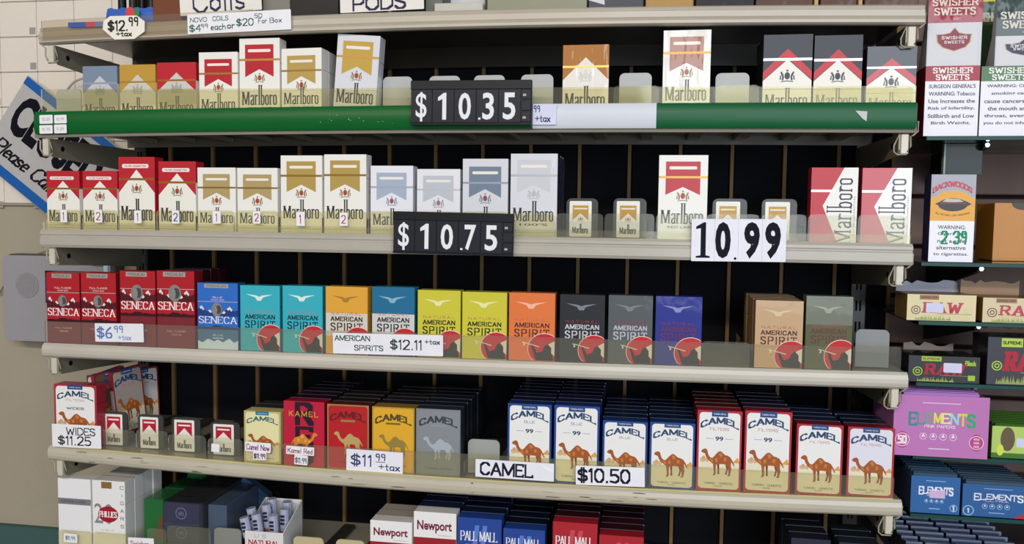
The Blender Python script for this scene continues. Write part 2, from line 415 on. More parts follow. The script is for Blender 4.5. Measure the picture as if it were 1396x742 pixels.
class Art:
    """flat print on a face: u to the right, v up (millimetres); layer k lies a hair in front of layer k-1"""
    def __init__(s, wrap=False, base=0.06, step=0.05):
        s.mb = {}; s.wrap = wrap; s.base = base; s.step = step

    def m(s, c, kind=None):
        return M(c, kind or ('wrap' if s.wrap else 'print'))

    def poly(s, part, col, pts, k=1, kind=None):
        s.n = (getattr(s, 'n', 0)+1) % 10
        y = -(s.base+s.step*k+s.n*.0045)/1000
        a = sum(pts[i][0]*pts[(i+1) % len(pts)][1]-pts[(i+1) % len(pts)][0]*pts[i][1] for i in range(len(pts)))
        if a < 0:
            pts = pts[::-1]
        s.mb.setdefault(part, MB()).poly([(p[0]/1000, y, p[1]/1000) for p in pts], s.m(col, kind))

    def rect(s, part, col, x0, y0, x1, y1, k=1, r=0, kind=None):
        if r <= 0:
            s.poly(part, col, [(x0, y0), (x1, y0), (x1, y1), (x0, y1)], k, kind); return
        pts = []
        for cx, cy, a0 in ((x1-r, y1-r, 0), (x0+r, y1-r, 90), (x0+r, y0+r, 180), (x1-r, y0+r, 270)):
            for q in range(5):
                a = math.radians(a0+q*22.5); pts.append((cx+r*math.cos(a), cy+r*math.sin(a)))
        s.poly(part, col, pts, k, kind)

    def ell(s, part, col, cx, cy, rx, ry, k=1, n=20, kind=None, clip=None):
        pts = [(cx+rx*math.cos(2*math.pi*i/n), cy+ry*math.sin(2*math.pi*i/n)) for i in range(n)]
        if clip:
            pts = [(min(max(a, clip[0]), clip[2]), min(max(b, clip[1]), clip[3])) for a, b in pts]
        s.poly(part, col, pts, k, kind)

    def ring(s, part, col, cx, cy, r0, r1, k=1, n=20, kind=None):
        for i in range(n):
            a = 2*math.pi*i/n; b = 2*math.pi*(i+1)/n
            s.poly(part, col, [(cx+r*math.cos(t), cy+r*math.sin(t)) for r, t in ((r0, a), (r1, a), (r1, b), (r0, b))], k, kind)

    def text(s, part, col, txt, x, y, wd, ht, k=2, nx=.12, ny=.12, serif=0, glyphs=G, gap=.16, arc=0, slant=0, rot=0, kind=None, wob=0, kin=False):
        """stroke lettering fitted in a box: x,y lower corner; nib nx by ny in cap heights; arc = rise of the middle"""
        L, tot = layout(txt, glyphs, gap)
        sx = wd/tot; rr = random.Random(hash(txt) % 999 if False else sum(map(ord, txt)))
        cr, sr = math.cos(math.radians(rot)), math.sin(math.radians(rot))

        def T(px, py):
            u = px*sx+slant*py*ht; v = py*ht
            if arc:
                t = px/tot*2-1; v = v+arc*(1-t*t)
                if kin:
                    v = v-py*ht*0+py*ht*(-.18)*(1-abs(t))
            return (x+u*cr-v*sr, y+u*sr+v*cr)
        for ch, ox, g in L:
            dy = rr.uniform(-wob, wob)
            for pl in g[1]:
                P = [(ox+a, b+dy) for a, b in pl]
                segs = list(zip(P[:-1], P[1:]))
                if serif:
                    for e, o in ((pl[0], pl[1]), (pl[-1], pl[-2])):
                        if abs(e[0]-o[0]) < .5*abs(e[1]-o[1]) and (e[1] < .06 or e[1] > .44):
                            q = (ox+e[0], e[1]+dy)
                            segs.append(((q[0]-serif, q[1]), (q[0]+serif, q[1])))
                for a, b in segs:
                    hx = nx/2*ht/sx; hy = ny/2
                    H = hull([(p[0]+i*hx, p[1]+j*hy) for p in (a, b) for i in (-1, 1) for j in (-1, 1)])
                    s.poly(part, col, [T(*h) for h in H], k, kind)

    def sans(s, part, col, txt, x, y, wd, ht, k=2, bold=0.0, kind=None, arc=0, slant=0, rot=0):
        V, F = bfont(txt, bold)
        yy = -(s.base+s.step*k)/1000
        mb = s.mb.setdefault(part, MB()); n = len(mb.v); i = mb.mat(s.m(col, kind))
        cr, sr = math.cos(math.radians(rot)), math.sin(math.radians(rot))
        for a, b in V:
            u = a*wd+slant*b*ht; v = b*ht+arc*(1-(2*a-1)**2)
            mb.v.append(((x+u*cr-v*sr)/1000, yy, (y+u*sr+v*cr)/1000))
        for f in F:
            mb.f.append(tuple(n+q for q in f)); mb.mi.append(i)

    def camel(s, part, x, y, wd, ht, body, far, k=3, flip=False, light=None):
        O = [(0, .80), (.03, .86), (.09, .90), (.14, .90), (.18, .85), (.19, .78), (.22, .68), (.27, .61), (.33, .60), (.38, .66), (.44, .75), (.50, .82), (.56, .84), (.62, .79), (.68, .72), (.76, .70), (.83, .66), (.88, .58), (.92, .50), (.97, .36), (.95, .35), (.90, .44), (.87, .50), (.86, .36), (.88, .24), (.86, .12), (.84, .02), (.77, .0), (.80, .1), (.79, .22), (.76, .34), (.70, .40), (.60, .41), (.50, .40), (.44, .38), (.43, .25), (.44, .10), (.42, .02), (.35, .0), (.38, .1), (.37, .25), (.35, .40), (.28, .46), (.20, .54), (.14, .64), (.11, .74), (.05, .76)]
        fl = (lambda a: 1-a) if flip else (lambda a: a)
        T = lambda P: [(x+fl(a)*wd, y+b*ht) for a, b in P]
        s.poly(part, far, T([(.46, .42), (.49, .2), (.48, .06), (.54, .06), (.53, .2), (.53, .42)]), k)
        s.poly(part, far, T([(.70, .42), (.74, .24), (.71, .1), (.69, .06), (.75, .06), (.78, .24), (.78, .42)]), k)
        # split the outline in convex-ish pieces by letting Blender triangulate the n-gon
        s.poly(part, body, T(O), k+1)
        if light:
            for P in ([(.24, .58), (.33, .56), (.36, .46), (.30, .47)], [(.5, .76), (.57, .79), (.63, .7), (.56, .62)], [(.66, .64), (.74, .62), (.72, .5), (.65, .52)], [(.40, .58), (.47, .62), (.48, .48), (.42, .46)]):
                s.poly(part, light, T(P), k+2)

    def crest(s, part, x, y, r, shield='B03030', side='A48E70', k=3):
        r = r*.92
        for q in (-1, 1):
            s.poly(part, side, [(x+q*.50*r, y-.62*r), (x+q*.72*r, y-.62*r), (x+q*.66*r, y-.1*r), (x+q*.92*r, y+.45*r), (x+q*.78*r, y+.62*r), (x+q*.5*r, y+.2*r), (x+q*.42*r, y-.2*r)], k)
            s.poly(part, side, [(x+q*.82*r, y-.5*r), (x+q*1.0*r, y-.55*r), (x+q*.92*r, y+.05*r), (x+q*.78*r, y+.1*r)], k)
        s.ell(part, side, x, y, .37*r, .50*r, k, 12)
        s.ell(part, shield, x, y, .27*r, .40*r, k+1, 12)
        s.ell(part, side, x, y+.70*r, .16*r, .14*r, k, 8)
        s.poly(part, side, [(x-.8*r, y-.86*r), (x, y-.74*r), (x+.8*r, y-.86*r), (x+.8*r, y-.74*r), (x, y-.62*r), (x-.8*r, y-.74*r)], k)

    def build(s, parent, y=0.0):
        for part, mb in s.mb.items():
            o = mb.build(part, parent)
            o.location = (0, y, 0)


# ------------------------------------------------------------------ designs on the pack fronts
def logo(a, W, H, b, t, col='26241F'):
    a.text('lettering', col, 'Marlboro', .06*W, b*H, (.88*W), (t-b)*H, 3, .072, .024, serif=.04, glyphs=LOGO, gap=.0)


def d_roof(a, W, H, top='C01F2C', body='F4F1E6', band='A8762F', roof=None, crest=('B23A2E', '8E7C5A'), pill=True, shelf=False):
    a.rect('front_print', body, 0, 0, W, H, 0)
    a.poly('front_print', top, [(0, H), (0, .515*H), (W/2, .83*H), (W, .515*H), (W, H)], 1)
    if roof:
        a.poly('front_print', roof, [(0, .30*H), (0, .515*H), (W/2, .83*H), (W, .515*H), (W, .30*H)], 1)
    a.rect('tear_strip', band, 0, .685*H, W, .715*H, 3, kind='foil')
    if pill:
        a.rect('front_print', 'F6EFE8', .10*W, .85*H, .84*W, .905*H, 2, r=.024*H)
        a.text('lettering', top, 'FILTER CIGARETTES', .18*W, .866*H, .58*W, .02*H, 3, .2, .2)
    a.crest('emblem', W/2, .575*H, .16*W, *crest)
    logo(a, W, H, .14, .43)
    a.rect('front_print', top, 0, .03*H, W, .036*H, 2)


def d_ribbon(a, W, H, rib='B79A55', body='F3F1EA', band='9A7A3C', tall=False, sub=None, crest=('B23A2E', '9A7A4A'), low=.14, txt='26241F'):
    a.rect('front_print', body, 0, 0, W, H, 0)
    t, sd, nt, pl, bd, cr = (.925, .53, .625, .85, .74, .52) if tall else (.90, .50, .61, .82, .69, .49)
    a.poly('front_print', rib, [(.14*W, t*H), (.14*W, sd*H), (.495*W, nt*H), (.85*W, sd*H), (.85*W, t*H)], 1)
    a.rect('front_print', 'F4EEE2', .21*W, (pl-.018)*H, .78*W, (pl+.018)*H, 2, r=.017*H)
    a.rect('tear_strip', band, 0, (bd-.013)*H, W, (bd+.013)*H, 3, kind='foil')
    a.crest('emblem', .5*W, cr*H, .145*W, *crest)
    b = .19 if tall else low
    logo(a, W, H, b, b+.24, txt)
    if sub:
        a.sans('lettering', '5A554A', sub, .2*W, (b-.055)*H, .6*W, .03*H, 3, .01)


def d_black(a, W, H):
    a.rect('front_print', 'F2EEE4', 0, 0, W, H, 0)
    a.poly('front_print', '23262E', [(0, H), (0, .44*H), (W/2, .70*H), (W, .44*H), (W, H)], 1)
    a.poly('front_print', 'C8202C', [(0, .55*H), (0, .45*H), (W/2, .71*H), (W, .45*H), (W, .55*H), (W/2, .83*H)], 2)
    a.rect('tear_strip', 'D9DCE6', 0, .685*H, W, .715*H, 3, kind='foil')
    a.rect('front_print', '8A8780', .0, .335*H, W, .340*H, 3)
    a.crest('emblem', W/2, .50*H, .17*W, '2A2C34', '33353D')
    logo(a, W, H, .12, .35)


def d_sideways(a, W, H):
    a.rect('front_print', 'C4222F', 0, 0, W, H, 0)
    a.poly('front_print', 'F4F2EC', [(.26*W, .49*H), (.70*W, H), (W, H), (W, 0), (.60*W, 0)], 1)
    a.rect('tear_strip', 'E8DCD8', 0, .675*H, .52*W, .705*H, 3, kind='foil')
    a.text('lettering', '1C1C28', 'Marlboro', .88*W, -.02*H, .90*H, .52*W, 3, .06, .05, serif=.03, glyphs=LOGO, gap=.0, rot=90)
    a.sans('lettering', '6A6E88', 'FILTER CIGARETTES', .955*W, .1*H, .52*H, .03*W, 3, 0, rot=90)


def d_spirit(a, W, H, col='37B4C4', txt='16323E', top=None, low=None, nat='C06A60', pale=None):
    a.rect('front_print', col, 0, 0, W, H, 0)
    if top:
        a.rect('front_print', top, 0, .61*H, W, H, 1)
    if low:
        a.rect('front_print', low, 0, 0, W, .27*H, 1)
    e = pale or ('E6F2F0' if not top else 'C8B070')
    cx = .48*W
    a.poly('emblem', e, [(cx-.34*W, .87*H), (cx-.08*W, .85*H), (cx, .83*H), (cx+.08*W, .85*H), (cx+.34*W, .87*H), (cx+.1*W, .82*H), (cx+.05*W, .77*H), (cx-.05*W, .77*H), (cx-.1*W, .82*H)], 2)
    a.text('lettering', nat, 'NATURAL', .14*W, .585*H, .72*W, .038*H, 3, .13, .12, gap=.42)
    a.text('lettering', txt, 'AMERICAN', .13*W, .495*H, .74*W, .060*H, 3, .23, .18, gap=.28)
    a.text('lettering', txt, 'SPIRIT', .13*W, .355*H, .74*W, .105*H, 3, .17, .12, gap=.34)
    clip = (0, .01*H, W, H)
    a.ell('emblem', 'F0D8D0', .78*W, .18*H, .37*W, .235*H, 4, 28, clip=clip)
    a.ell('emblem', 'C9232B', .78*W, .18*H, .355*W, .225*H, 5, 28, clip=clip)
    bk = '25201F'
    a.poly('emblem', bk, [(.48*W, .25*H), (.52*W, .255*H), (.62*W, .12*H), (.74*W, .15*H), (.78*W, .22*H), (.86*W, .26*H), (.93*W, .22*H), (.95*W, .12*H), (.98*W, .01*H), (.6*W, .01*H), (.56*W, .08*H)], 6)
    a.poly('emblem', 'E9DFD0', [(.86*W, .25*H), (W, .30*H), (W, .08*H), (.93*W, .12*H), (.93*W, .2*H)], 7)
    a.poly('emblem', 'EAD9BC', [(.34*W, .275*H), (.34*W, .262*H), (.66*W, .205*H), (.67*W, .218*H)], 7)
    a.poly('emblem', 'F2EDE4', [(.28*W, .28*H), (.34*W, .27*H), (.36*W, .23*H), (.31*W, .22*H), (.33*W, .25*H)], 7)


def d_seneca(a, W, H, c=('B51A26', '560E1A', '7E2830'), tall=False):
    hi, dk, lo = c; red = hi[0] != '2'
    o = .0 if not tall else .10
    a.rect('front_print', hi, 0, 0, W, H, 0)
    a.rect('front_print', lo, 0, 0, W, (.32+o)*H, 1)
    T = [(0, .30+o)]
    rr = random.Random(4)
    for i in range(15):
        T.append((i/14, .345+o+rr.uniform(-.012, .02)))
    T.append((1, .30+o))
    a.poly('front_print', '3A0C14' if red else '16305A', [(x*W, y*H) for x, y in T], 2)
    mts = [(0, .50), (0, .60), (.10, .66), (.22, .57), (.32, .60), (.42, .53), (.58, .53), (.68, .59), (.80, .65), (.9, .58), (1, .60), (1, .50)]
    a.poly('emblem', dk, [(x*W, (y+o)*H) for x, y in mts], 2)
    for p in ([(.03, .62), (.10, .66), (.17, .60), (.13, .585), (.11, .62), (.08, .60), (.05, .63)], [(.72, .61), (.80, .65), (.87, .60), (.84, .575), (.80, .61), (.77, .59)], [(.26, .585), (.31, .60), (.36, .565), (.32, .55)], [(.6, .545), (.66, .585), (.7, .56), (.66, .54)]):
        a.poly('emblem', 'EDE6E6', [(x*W, (y+o)*H) for x, y in p], 3)
    cy = (.60+(.11 if tall else 0))*H; r = .13*W if not tall else .17*W
    a.ell('emblem', 'A8A49E', .48*W, cy, r, r*1.25, 4, 18, kind='foil')
    a.ell('emblem', '4A4A4C', .52*W, cy, r*.55, r*.8, 5, 12)
    a.ell('emblem', '8C8A86', .44*W, cy-.1*r, r*.4, r*.8, 6, 10)
    a.text('lettering', 'F6F1EE', 'SENECA', .04*W, (.395+o)*H, .92*W, .10*H, 6, .15, .06, serif=.07, gap=.24)
    a.rect('front_print', 'C9C4BE', .17*W, .925*H, .77*W, .985*H, 3, kind='foil')
    a.text('lettering', '77726C', 'PREMIUM', .24*W, .938*H, .46*W, .032*H, 4, .2, .16)
    a.rect('tear_strip', 'E4C8C8' if red else 'BFD4EA', 0, (.72 if not tall else .765)*H-.6, W, (.72 if not tall else .765)*H+.4, 3, kind='foil')
    nm = 'FULL FLAVOR' if red else 'BLUE'
    tw = .5 if red else .24
    if not tall:
        a.text('lettering', 'F0C8C4', nm, (.5-tw/2)*W, .775*H, tw*W, .022*H, 3, .2, .16)
        a.text('lettering', 'F0C8C4', 'KINGS BOX', .34*W, .74*H, .32*W, .016*H, 3, .2, .16)
    a.text('lettering', 'D8A0A0' if red else 'D0E0F0', nm, (.5-tw/2)*W, .205*H, tw*W, .022*H, 3, .2, .16)
    a.text('lettering', 'D8A0A0' if red else 'D0E0F0', "100'S" if tall else 'KINGS BOX', .38*W, .16*H, .26*W, .02*H, 3, .2, .16)
    if not red:
        a.poly('front_print', 'D5E6F4', [(0, 0)]+[(x*W, y*H) for x, y in ((0, .13), (.12, .10), (.25, .16), (.4, .12), (.5, .15), (.62, .11), (.78, .17), (.9, .11), (1, .14))]+[(W, 0)], 2)


def camel_name(a, W, H, col, y=.76, h=.085, txt='CAMEL', x0=.09, x1=.91, arc=.05):
    a.text('lettering', col, txt, x0*W, (y-.02)*H, (x1-x0)*W, h*H*.92, 4, .32, .19, serif=.0, gap=.22, arc=(arc+.015)*H)


def d_camel(a, W, H, bd='1F4A94', name='2B4A72', flavor='BLUE', fcol='7E8CA0', n99=False, wides=False, bg='F2F1EE', tax='274A80'):
    a.rect('front_print', bd, 0, 0, W, H, 0)
    f = .045*W
    a.rect('front_print', bg, f, .03*H, W-f, H-.025*H, 1, r=.08*W)
    a.poly('front_print', 'EAE3C8', [(f, .06*H), (f, .36*H), (W-f, .36*H), (W-f, .06*H), (W-f*2, .035*H), (f*2, .035*H)], 2)
    a.rect('tax_stamp', tax, .32*W, .925*H, .68*W, 1.0*H, 3)
    a.text('tax_stamp', 'C8D4E8', 'TURKISH ROYAL', .36*W, .95*H, .28*W, .016*H, 4, .2, .18)
    camel_name(a, W, H, name, .775 if not n99 else .80, .085 if not n99 else .075)
    a.text('lettering', fcol, flavor, .5*W-.03*W*len(flavor), .735*H if not n99 else .755*H, .06*W*len(flavor), .032*H, 3, .14, .12)
    cy = .18; ch = .42
    if n99:
        a.sans('lettering', name, '99', .41*W, .625*H, .18*W, .055*H, 4, .03)
        for q in (.2, .63):
            a.rect('lettering', 'A8ACBA', q*W, .648*H, (q+.17)*W, .655*H, 3)
        cy = .19; ch = .37
    if wides:
        a.text('lettering', '3B4658', 'WIDES', .30*W, .60*H, .40*W, .035*H, 4, .26, .18)
    # small trees and pyramids by the horizon
    for x, r in ((.14, .07), (.24, .05)):
        a.ell('emblem', 'D9B88A', x*W, .385*H, r*W, .03*H, 3, 9)
        a.ell('emblem', 'D2A87C', (x+.02)*W, .41*H, r*.6*W, .024*H, 4, 8)
    a.poly('emblem', 'E0A548', [(.80*W, .36*H), (.92*W, .43*H), (W-f, .38*H), (W-f, .36*H)], 3)
    a.camel('emblem', .10*W, cy*H, .78*W, ch*H, 'A85A28', '7E3C1E', 5, light='C98040')
    a.text('lettering', '8A8E86', 'TURKISH & DOMESTIC', .18*W, .085*H, .64*W, .024*H, 4, .2, .16)
    a.text('lettering', '8A8E86', 'BLEND', .42*W, .055*H, .16*W, .016*H, 4, .2, .16)


def d_camelflat(a, W, H, bg, name, camel, line, flavor='', flat=True):
    a.rect('front_print', line, 0, 0, W, H, 0, kind='foil')
    f = .03*W
    a.rect('front_print', bg, f, .02*H, W-f, H-.02*H, 1, r=.07*W)
    camel_name(a, W, H, name, .76, .095)
    a.rect('front_print', camel, .33*W, .735*H, .67*W, .765*H, 3, r=.4, kind='foil')
    a.camel('emblem', .16*W, .24*H, .72*W, .38*H, camel, camel, 4)
    a.text('lettering', name, 'TURKISH BLEND', .2*W, .10*H, .6*W, .02*H, 3, .18, .14)


def d_kamel(a, W, H):
    a.rect('front_print', 'C61A3C', 0, 0, W, H, 0)
    a.text('front_print', '2A1426', 'R', .34*W, .66*H, .34*W, .30*H, 2, .28, .2)
    a.text('front_print', '2A1426', 'E', .34*W, .33*H, .34*W, .26*H, 2, .28, .2)
    a.text('front_print', '2A1426', 'D', .34*W, .03*H, .34*W, .26*H, 2, .28, .2)
    a.text('lettering', 'E6A23C', 'KAMEL', .14*W, .77*H, .70*W, .075*H, 4, .14, .12, gap=.42)
    a.camel('emblem', .16*W, .20*H, .68*W, .36*H, 'DB8A2E', 'A85A20', 5, flip=True, light='EDB050')


def d_newport(a, W, H):
    a.rect('front_print', 'F3F1EE', 0, 0, W, H, 0)
    a.rect('front_print', 'A01E2A', 0, 0, W, .65*H, 1)
    a.sans('lettering', '7A1F3C', 'Newport', .08*W, .715*H, .82*W, .17*H, 3, .03)
    a.sans('lettering', '9A9AA0', 'NON-MENTHOL', .56*W, .68*H, .34*W, .016*H, 3)


def d_pall(a, W, H, bg='24479A', y=.68, hh=.13):
    a.rect('front_print', bg, 0, 0, W, H, 0)
    hl = '5A82D0' if bg[0] == '2' else 'D04A58'
    for q in (.34, .52):
        a.poly('emblem', hl, [(q*W, .60*H), (q*W+.10*W, .60*H), (q*W+.16*W, .90*H), (q*W+.06*W, .90*H)], 1)
    a.text('lettering', 'F2F0F0', 'PALL MALL', .08*W, y*H, .82*W, hh*H, 3, .11, .05, serif=.05, gap=.16)
    a.text('lettering', 'E0DDE0', 'FAMOUS CIGARETTES', .2*W, (y-.07)*H, .6*W, .02*H, 3, .16, .14)


def d_phillies(a, W, H):
    a.rect('front_print', 'F2F1F0', 0, 0, W, H, 0)
    a.rect('front_print', '8E6C3A', .28*W, .90*H, .60*W, .985*H, 2)
    a.sans('lettering', '8A8C90', '20', .05*W, .44*H, .58*W, .26*H, 2, 0)
    a.ell('emblem', 'A8182A', .48*W, .565*H, .31*W, .105*H, 3)
    a.text('lettering', 'F2E8E8', 'PHILLIES', .22*W, .53*H, .52*W, .07*H, 4, .2, .1, serif=.05)
    for i, ch in enumerate('CIGARS'):
        a.text('lettering', '55585E', ch, .86*W, (.90-.1*i)*H, .10*W, .04*H, 2, .14, .14)
    a.text('lettering', '8A8C90', 'FILTER TIP', .25*W, .35*H, .4*W, .015*H, 2, .14, .14)


def d_plainwhite(a, W, H):
    a.rect('front_print', 'F2F1F2', 0, 0, W, H, 0)
    a.rect('front_print', '7C7E84', 0, .66*H, W, .74*H, 1)
    a.text('lettering', '3C3E44', 'CHEYENNE CLASSIC', .08*W, .69*H, .76*W, .02*H, 2, .16, .14)


def d_dark(a, W, H):
    a.rect('front_print', '23243A', 0, 0, W, H, 0)
    a.ring('emblem', '6A6C80', .5*W, .70*H, .10*W, .13*W, 2)
    a.crest('emblem', .5*W, .70*H, .07*W, '7A7C90', '6A6C80')


def d_none(a, W, H):
    pass


# ------------------------------------------------------------------ a cigarette pack
def pack(row, x0, x1, ytop, design, args, label, side='F2EFE6', lid=None, wrap=False, group=None, depth=.023, behind=0,
         behind_cols=None, short='', roll=0.0, yb=None, Y0=.010, name='cigarette_pack', cat='cigarette pack', lidfrac=.70, yaw=0.0, bh=0.0):
    xm = (x0+x1)/2
    X, _ = at(xm, yb or 500, Y0)
    for _i in range(3):
        zb = deck(row, X)
        # pixel row of the pack's foot, so that the columns are read where it stands
        d = np.array([X, Y0, zb])-np.array(CAM); ppy = 371-FOC*(d@UP)/(d@FW)
        Xa = at(x0, ppy, Y0)[0]; Xb = at(x1, ppy, Y0)[0]; X = (Xa+Xb)/2
    zb = deck(row, X)
    H = at(xm, ytop, Y0)[1]-zb-.0004; Wd = (Xb-Xa)-.0006
    zb += abs(math.sin(math.radians(roll)))*Wd*.5
    Xl = Xa+.0003
    root = empty(name, (Xl, Y0, zb+.0003), (0, math.radians(roll), math.radians(yaw)), label, cat, group)
    ck = 'wrap' if wrap else 'print'
    hs = H*lidfrac
    b = MB(); b.box(0, 0, 0, Wd, depth, hs-.0002, M(side, ck), .0006); b.build('carton', root)
    b = MB(); b.box(0, 0, hs+.0001, Wd, depth, H, M(lid or side, ck), .0006); b.build('lid', root)
    a = Art(wrap=wrap)
    design(a, Wd*1000, H*1000, *args[0], **args[1]) if isinstance(args, tuple) else design(a, Wd*1000, H*1000, **args)
    a.build(root)
    ordn = ['second', 'third', 'fourth', 'fifth', 'sixth', 'seventh', 'eighth', 'ninth', 'tenth']
    if behind:
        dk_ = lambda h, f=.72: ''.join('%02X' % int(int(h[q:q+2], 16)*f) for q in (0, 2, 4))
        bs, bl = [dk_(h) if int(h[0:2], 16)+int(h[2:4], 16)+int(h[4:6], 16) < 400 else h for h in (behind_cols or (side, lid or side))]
        p = None
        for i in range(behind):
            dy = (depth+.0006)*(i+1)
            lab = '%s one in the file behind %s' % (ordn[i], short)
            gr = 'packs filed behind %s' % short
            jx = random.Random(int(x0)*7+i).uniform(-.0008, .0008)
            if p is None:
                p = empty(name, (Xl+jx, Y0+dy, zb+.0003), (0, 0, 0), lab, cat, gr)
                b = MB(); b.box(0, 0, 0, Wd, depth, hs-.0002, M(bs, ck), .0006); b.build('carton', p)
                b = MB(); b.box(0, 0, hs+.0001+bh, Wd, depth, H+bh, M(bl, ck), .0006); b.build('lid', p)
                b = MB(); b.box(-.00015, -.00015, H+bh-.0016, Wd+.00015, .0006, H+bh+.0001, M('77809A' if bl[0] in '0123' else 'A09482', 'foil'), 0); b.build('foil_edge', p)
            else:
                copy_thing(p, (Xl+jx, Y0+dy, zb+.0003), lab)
    return root, Xl, Wd, H, zb


random.seed(5)
K = lambda **k: ((), k)
GA = 'packs on the green-edged shelf'
GB = 'packs on the second price shelf'
GC = 'packs on the middle shelf of coloured packs'
GD = 'packs on the shelf of desert-animal packs'
GE = 'packs on the lowest shelf'

# ------------------------------------------------------------------ the setting
YB = 0.234           # back panel of the shelving
YW = 0.33            # wall behind
X0, X1 = 0.0, 1.20

b = MB(); b.box(-3, -4.5, -1.10, 4, YW+.05, -1.05, M('8A8478', 'wall')); tag(b.build('floor'), 'shop floor far below the shelves', kind='structure')
# painted wall below, tiled wall above (tiles are pieces of the wall)
xt0 = -0.75; zt = at(0, 277, YW)[1]
b = MB(); b.box(-3, YW, -1.05, 4, YW+.05, 1.35, M('AEA48F', 'wall'))
wall = tag(b.build('wall_back'), 'beige painted wall with a tiled upper part', kind='structure')
px0, pz0 = at(52, 50, YW); px1, pz1 = at(104, 97, YW)
pw, ph = px1-px0, pz0-pz1
tile = None; dotm = None
g = .0012
nrow0 = int(math.floor((zt-pz0)/ph))
for i in range(-14, 6):
    for j in range(nrow0, 8):
        xx = px0+i*pw; zz = pz0+j*ph
        h0 = max(zz, zt)
        if j == nrow0 and zz+ph-h0 < .02:
            continue
        if j == nrow0 or tile is None:
            b = MB(); b.box(0, -.004, h0-zz, pw-g, 0, ph-g, M('F0E6D8', 'plastic'), .0012)
            o = b.build('tile', wall)
            if j != nrow0:
                tile = o
        else:
            o = tile.copy(); COL.objects.link(o)
        o.location = (xx, YW, zz)
        s = .0125
        if dotm is None:
            b = MB(); b.box(0, -.0048, 0, s, -.0041, s, M('A7A3A0', 'plastic'), .0003); d2 = b.build('accent_tile', wall); dotm = d2
        else:
            d2 = dotm.copy(); COL.objects.link(d2)
        d2.location = (xx-s-.002, YW, zz+.004)
b = MB(); b.box(-3, YW-.007, zt-.004, at(200, 280, YW)[0], YW, zt-.0005, M('A89E8E', 'plastic')); tag(b.build('trim_1'), 'thin edge below the tiles', kind='structure')
zc = at(40, 716, YW)[1]
b = MB(); b.box(-3, YW-.012, -1.05, at(110, 716, YW)[0], YW, zc, M('3E5F5C', 'wall')); tag(b.build('baseboard_left'), 'teal painted band low on the beige wall', kind='structure')

# black back panel of the shelving with its upright ribs
b = MB(); b.box(X0-.004, YB+.012, -.45, X1+.012, YB+.03, 1.02, M('0C0C10', 'dark'))
bp = tag(b.build('wall_shelving'), 'dark back panel of the shelving with thin wooden ribs', kind='structure')
ribpx = [233, 290, 349, 406, 466, 528, 591, 656, 722, 790, 857, 927, 995, 1063, 1133, 1200]
xr = [at(p+2, 360, YB+.005)[0] for p in ribpx]
pitch = np.polyfit(range(len(xr)), xr, 1)
pv = None
for i in range(len(ribpx)):
    xx = float(np.polyval(pitch, i))
    b = MB(); b.box(-.0029, 0, -.40, .0029, .0125, 1.0, M('86683C', 'wood'), .0006)
    if pv is None:
        o = b.build('rib', bp); pv = o
    else:
        o = pv.copy(); COL.objects.link(o)
    o.location = (xx, YB, 0)
    if i:
        if i == 1:
            b = MB(); b.box(.0042, .0035, -.40, float(pitch[0])-.0042, .0118, 1.0, M('121318', 'dark'), .001); pn = b.build('panel', bp)
        else:
            pn = pp_.copy(); COL.objects.link(pn)
        pp_ = pn
        pn.location = (xx-float(pitch[0]), YB, 0)
# slotted uprights at both ends
for k, xx in enumerate((X0+.002, X1-.018)):
    b = MB(); b.box(xx, YB-.012, -.45, xx+.022, YB+.011, 1.0, M('2A2926', 'metal'), .001)
    for q in range(44):
        z = -.40+q*.032
        b.box(xx+.007, YB-.0126, z, xx+.0095, YB-.0119, z+.016, M('050505', 'ink')); b.box(xx+.0125, YB-.0126, z, xx+.015, YB-.0119, z+.016, M('050505', 'ink'))
    o = b.build('upright', bp)
    o['label'] = 'slotted steel upright'


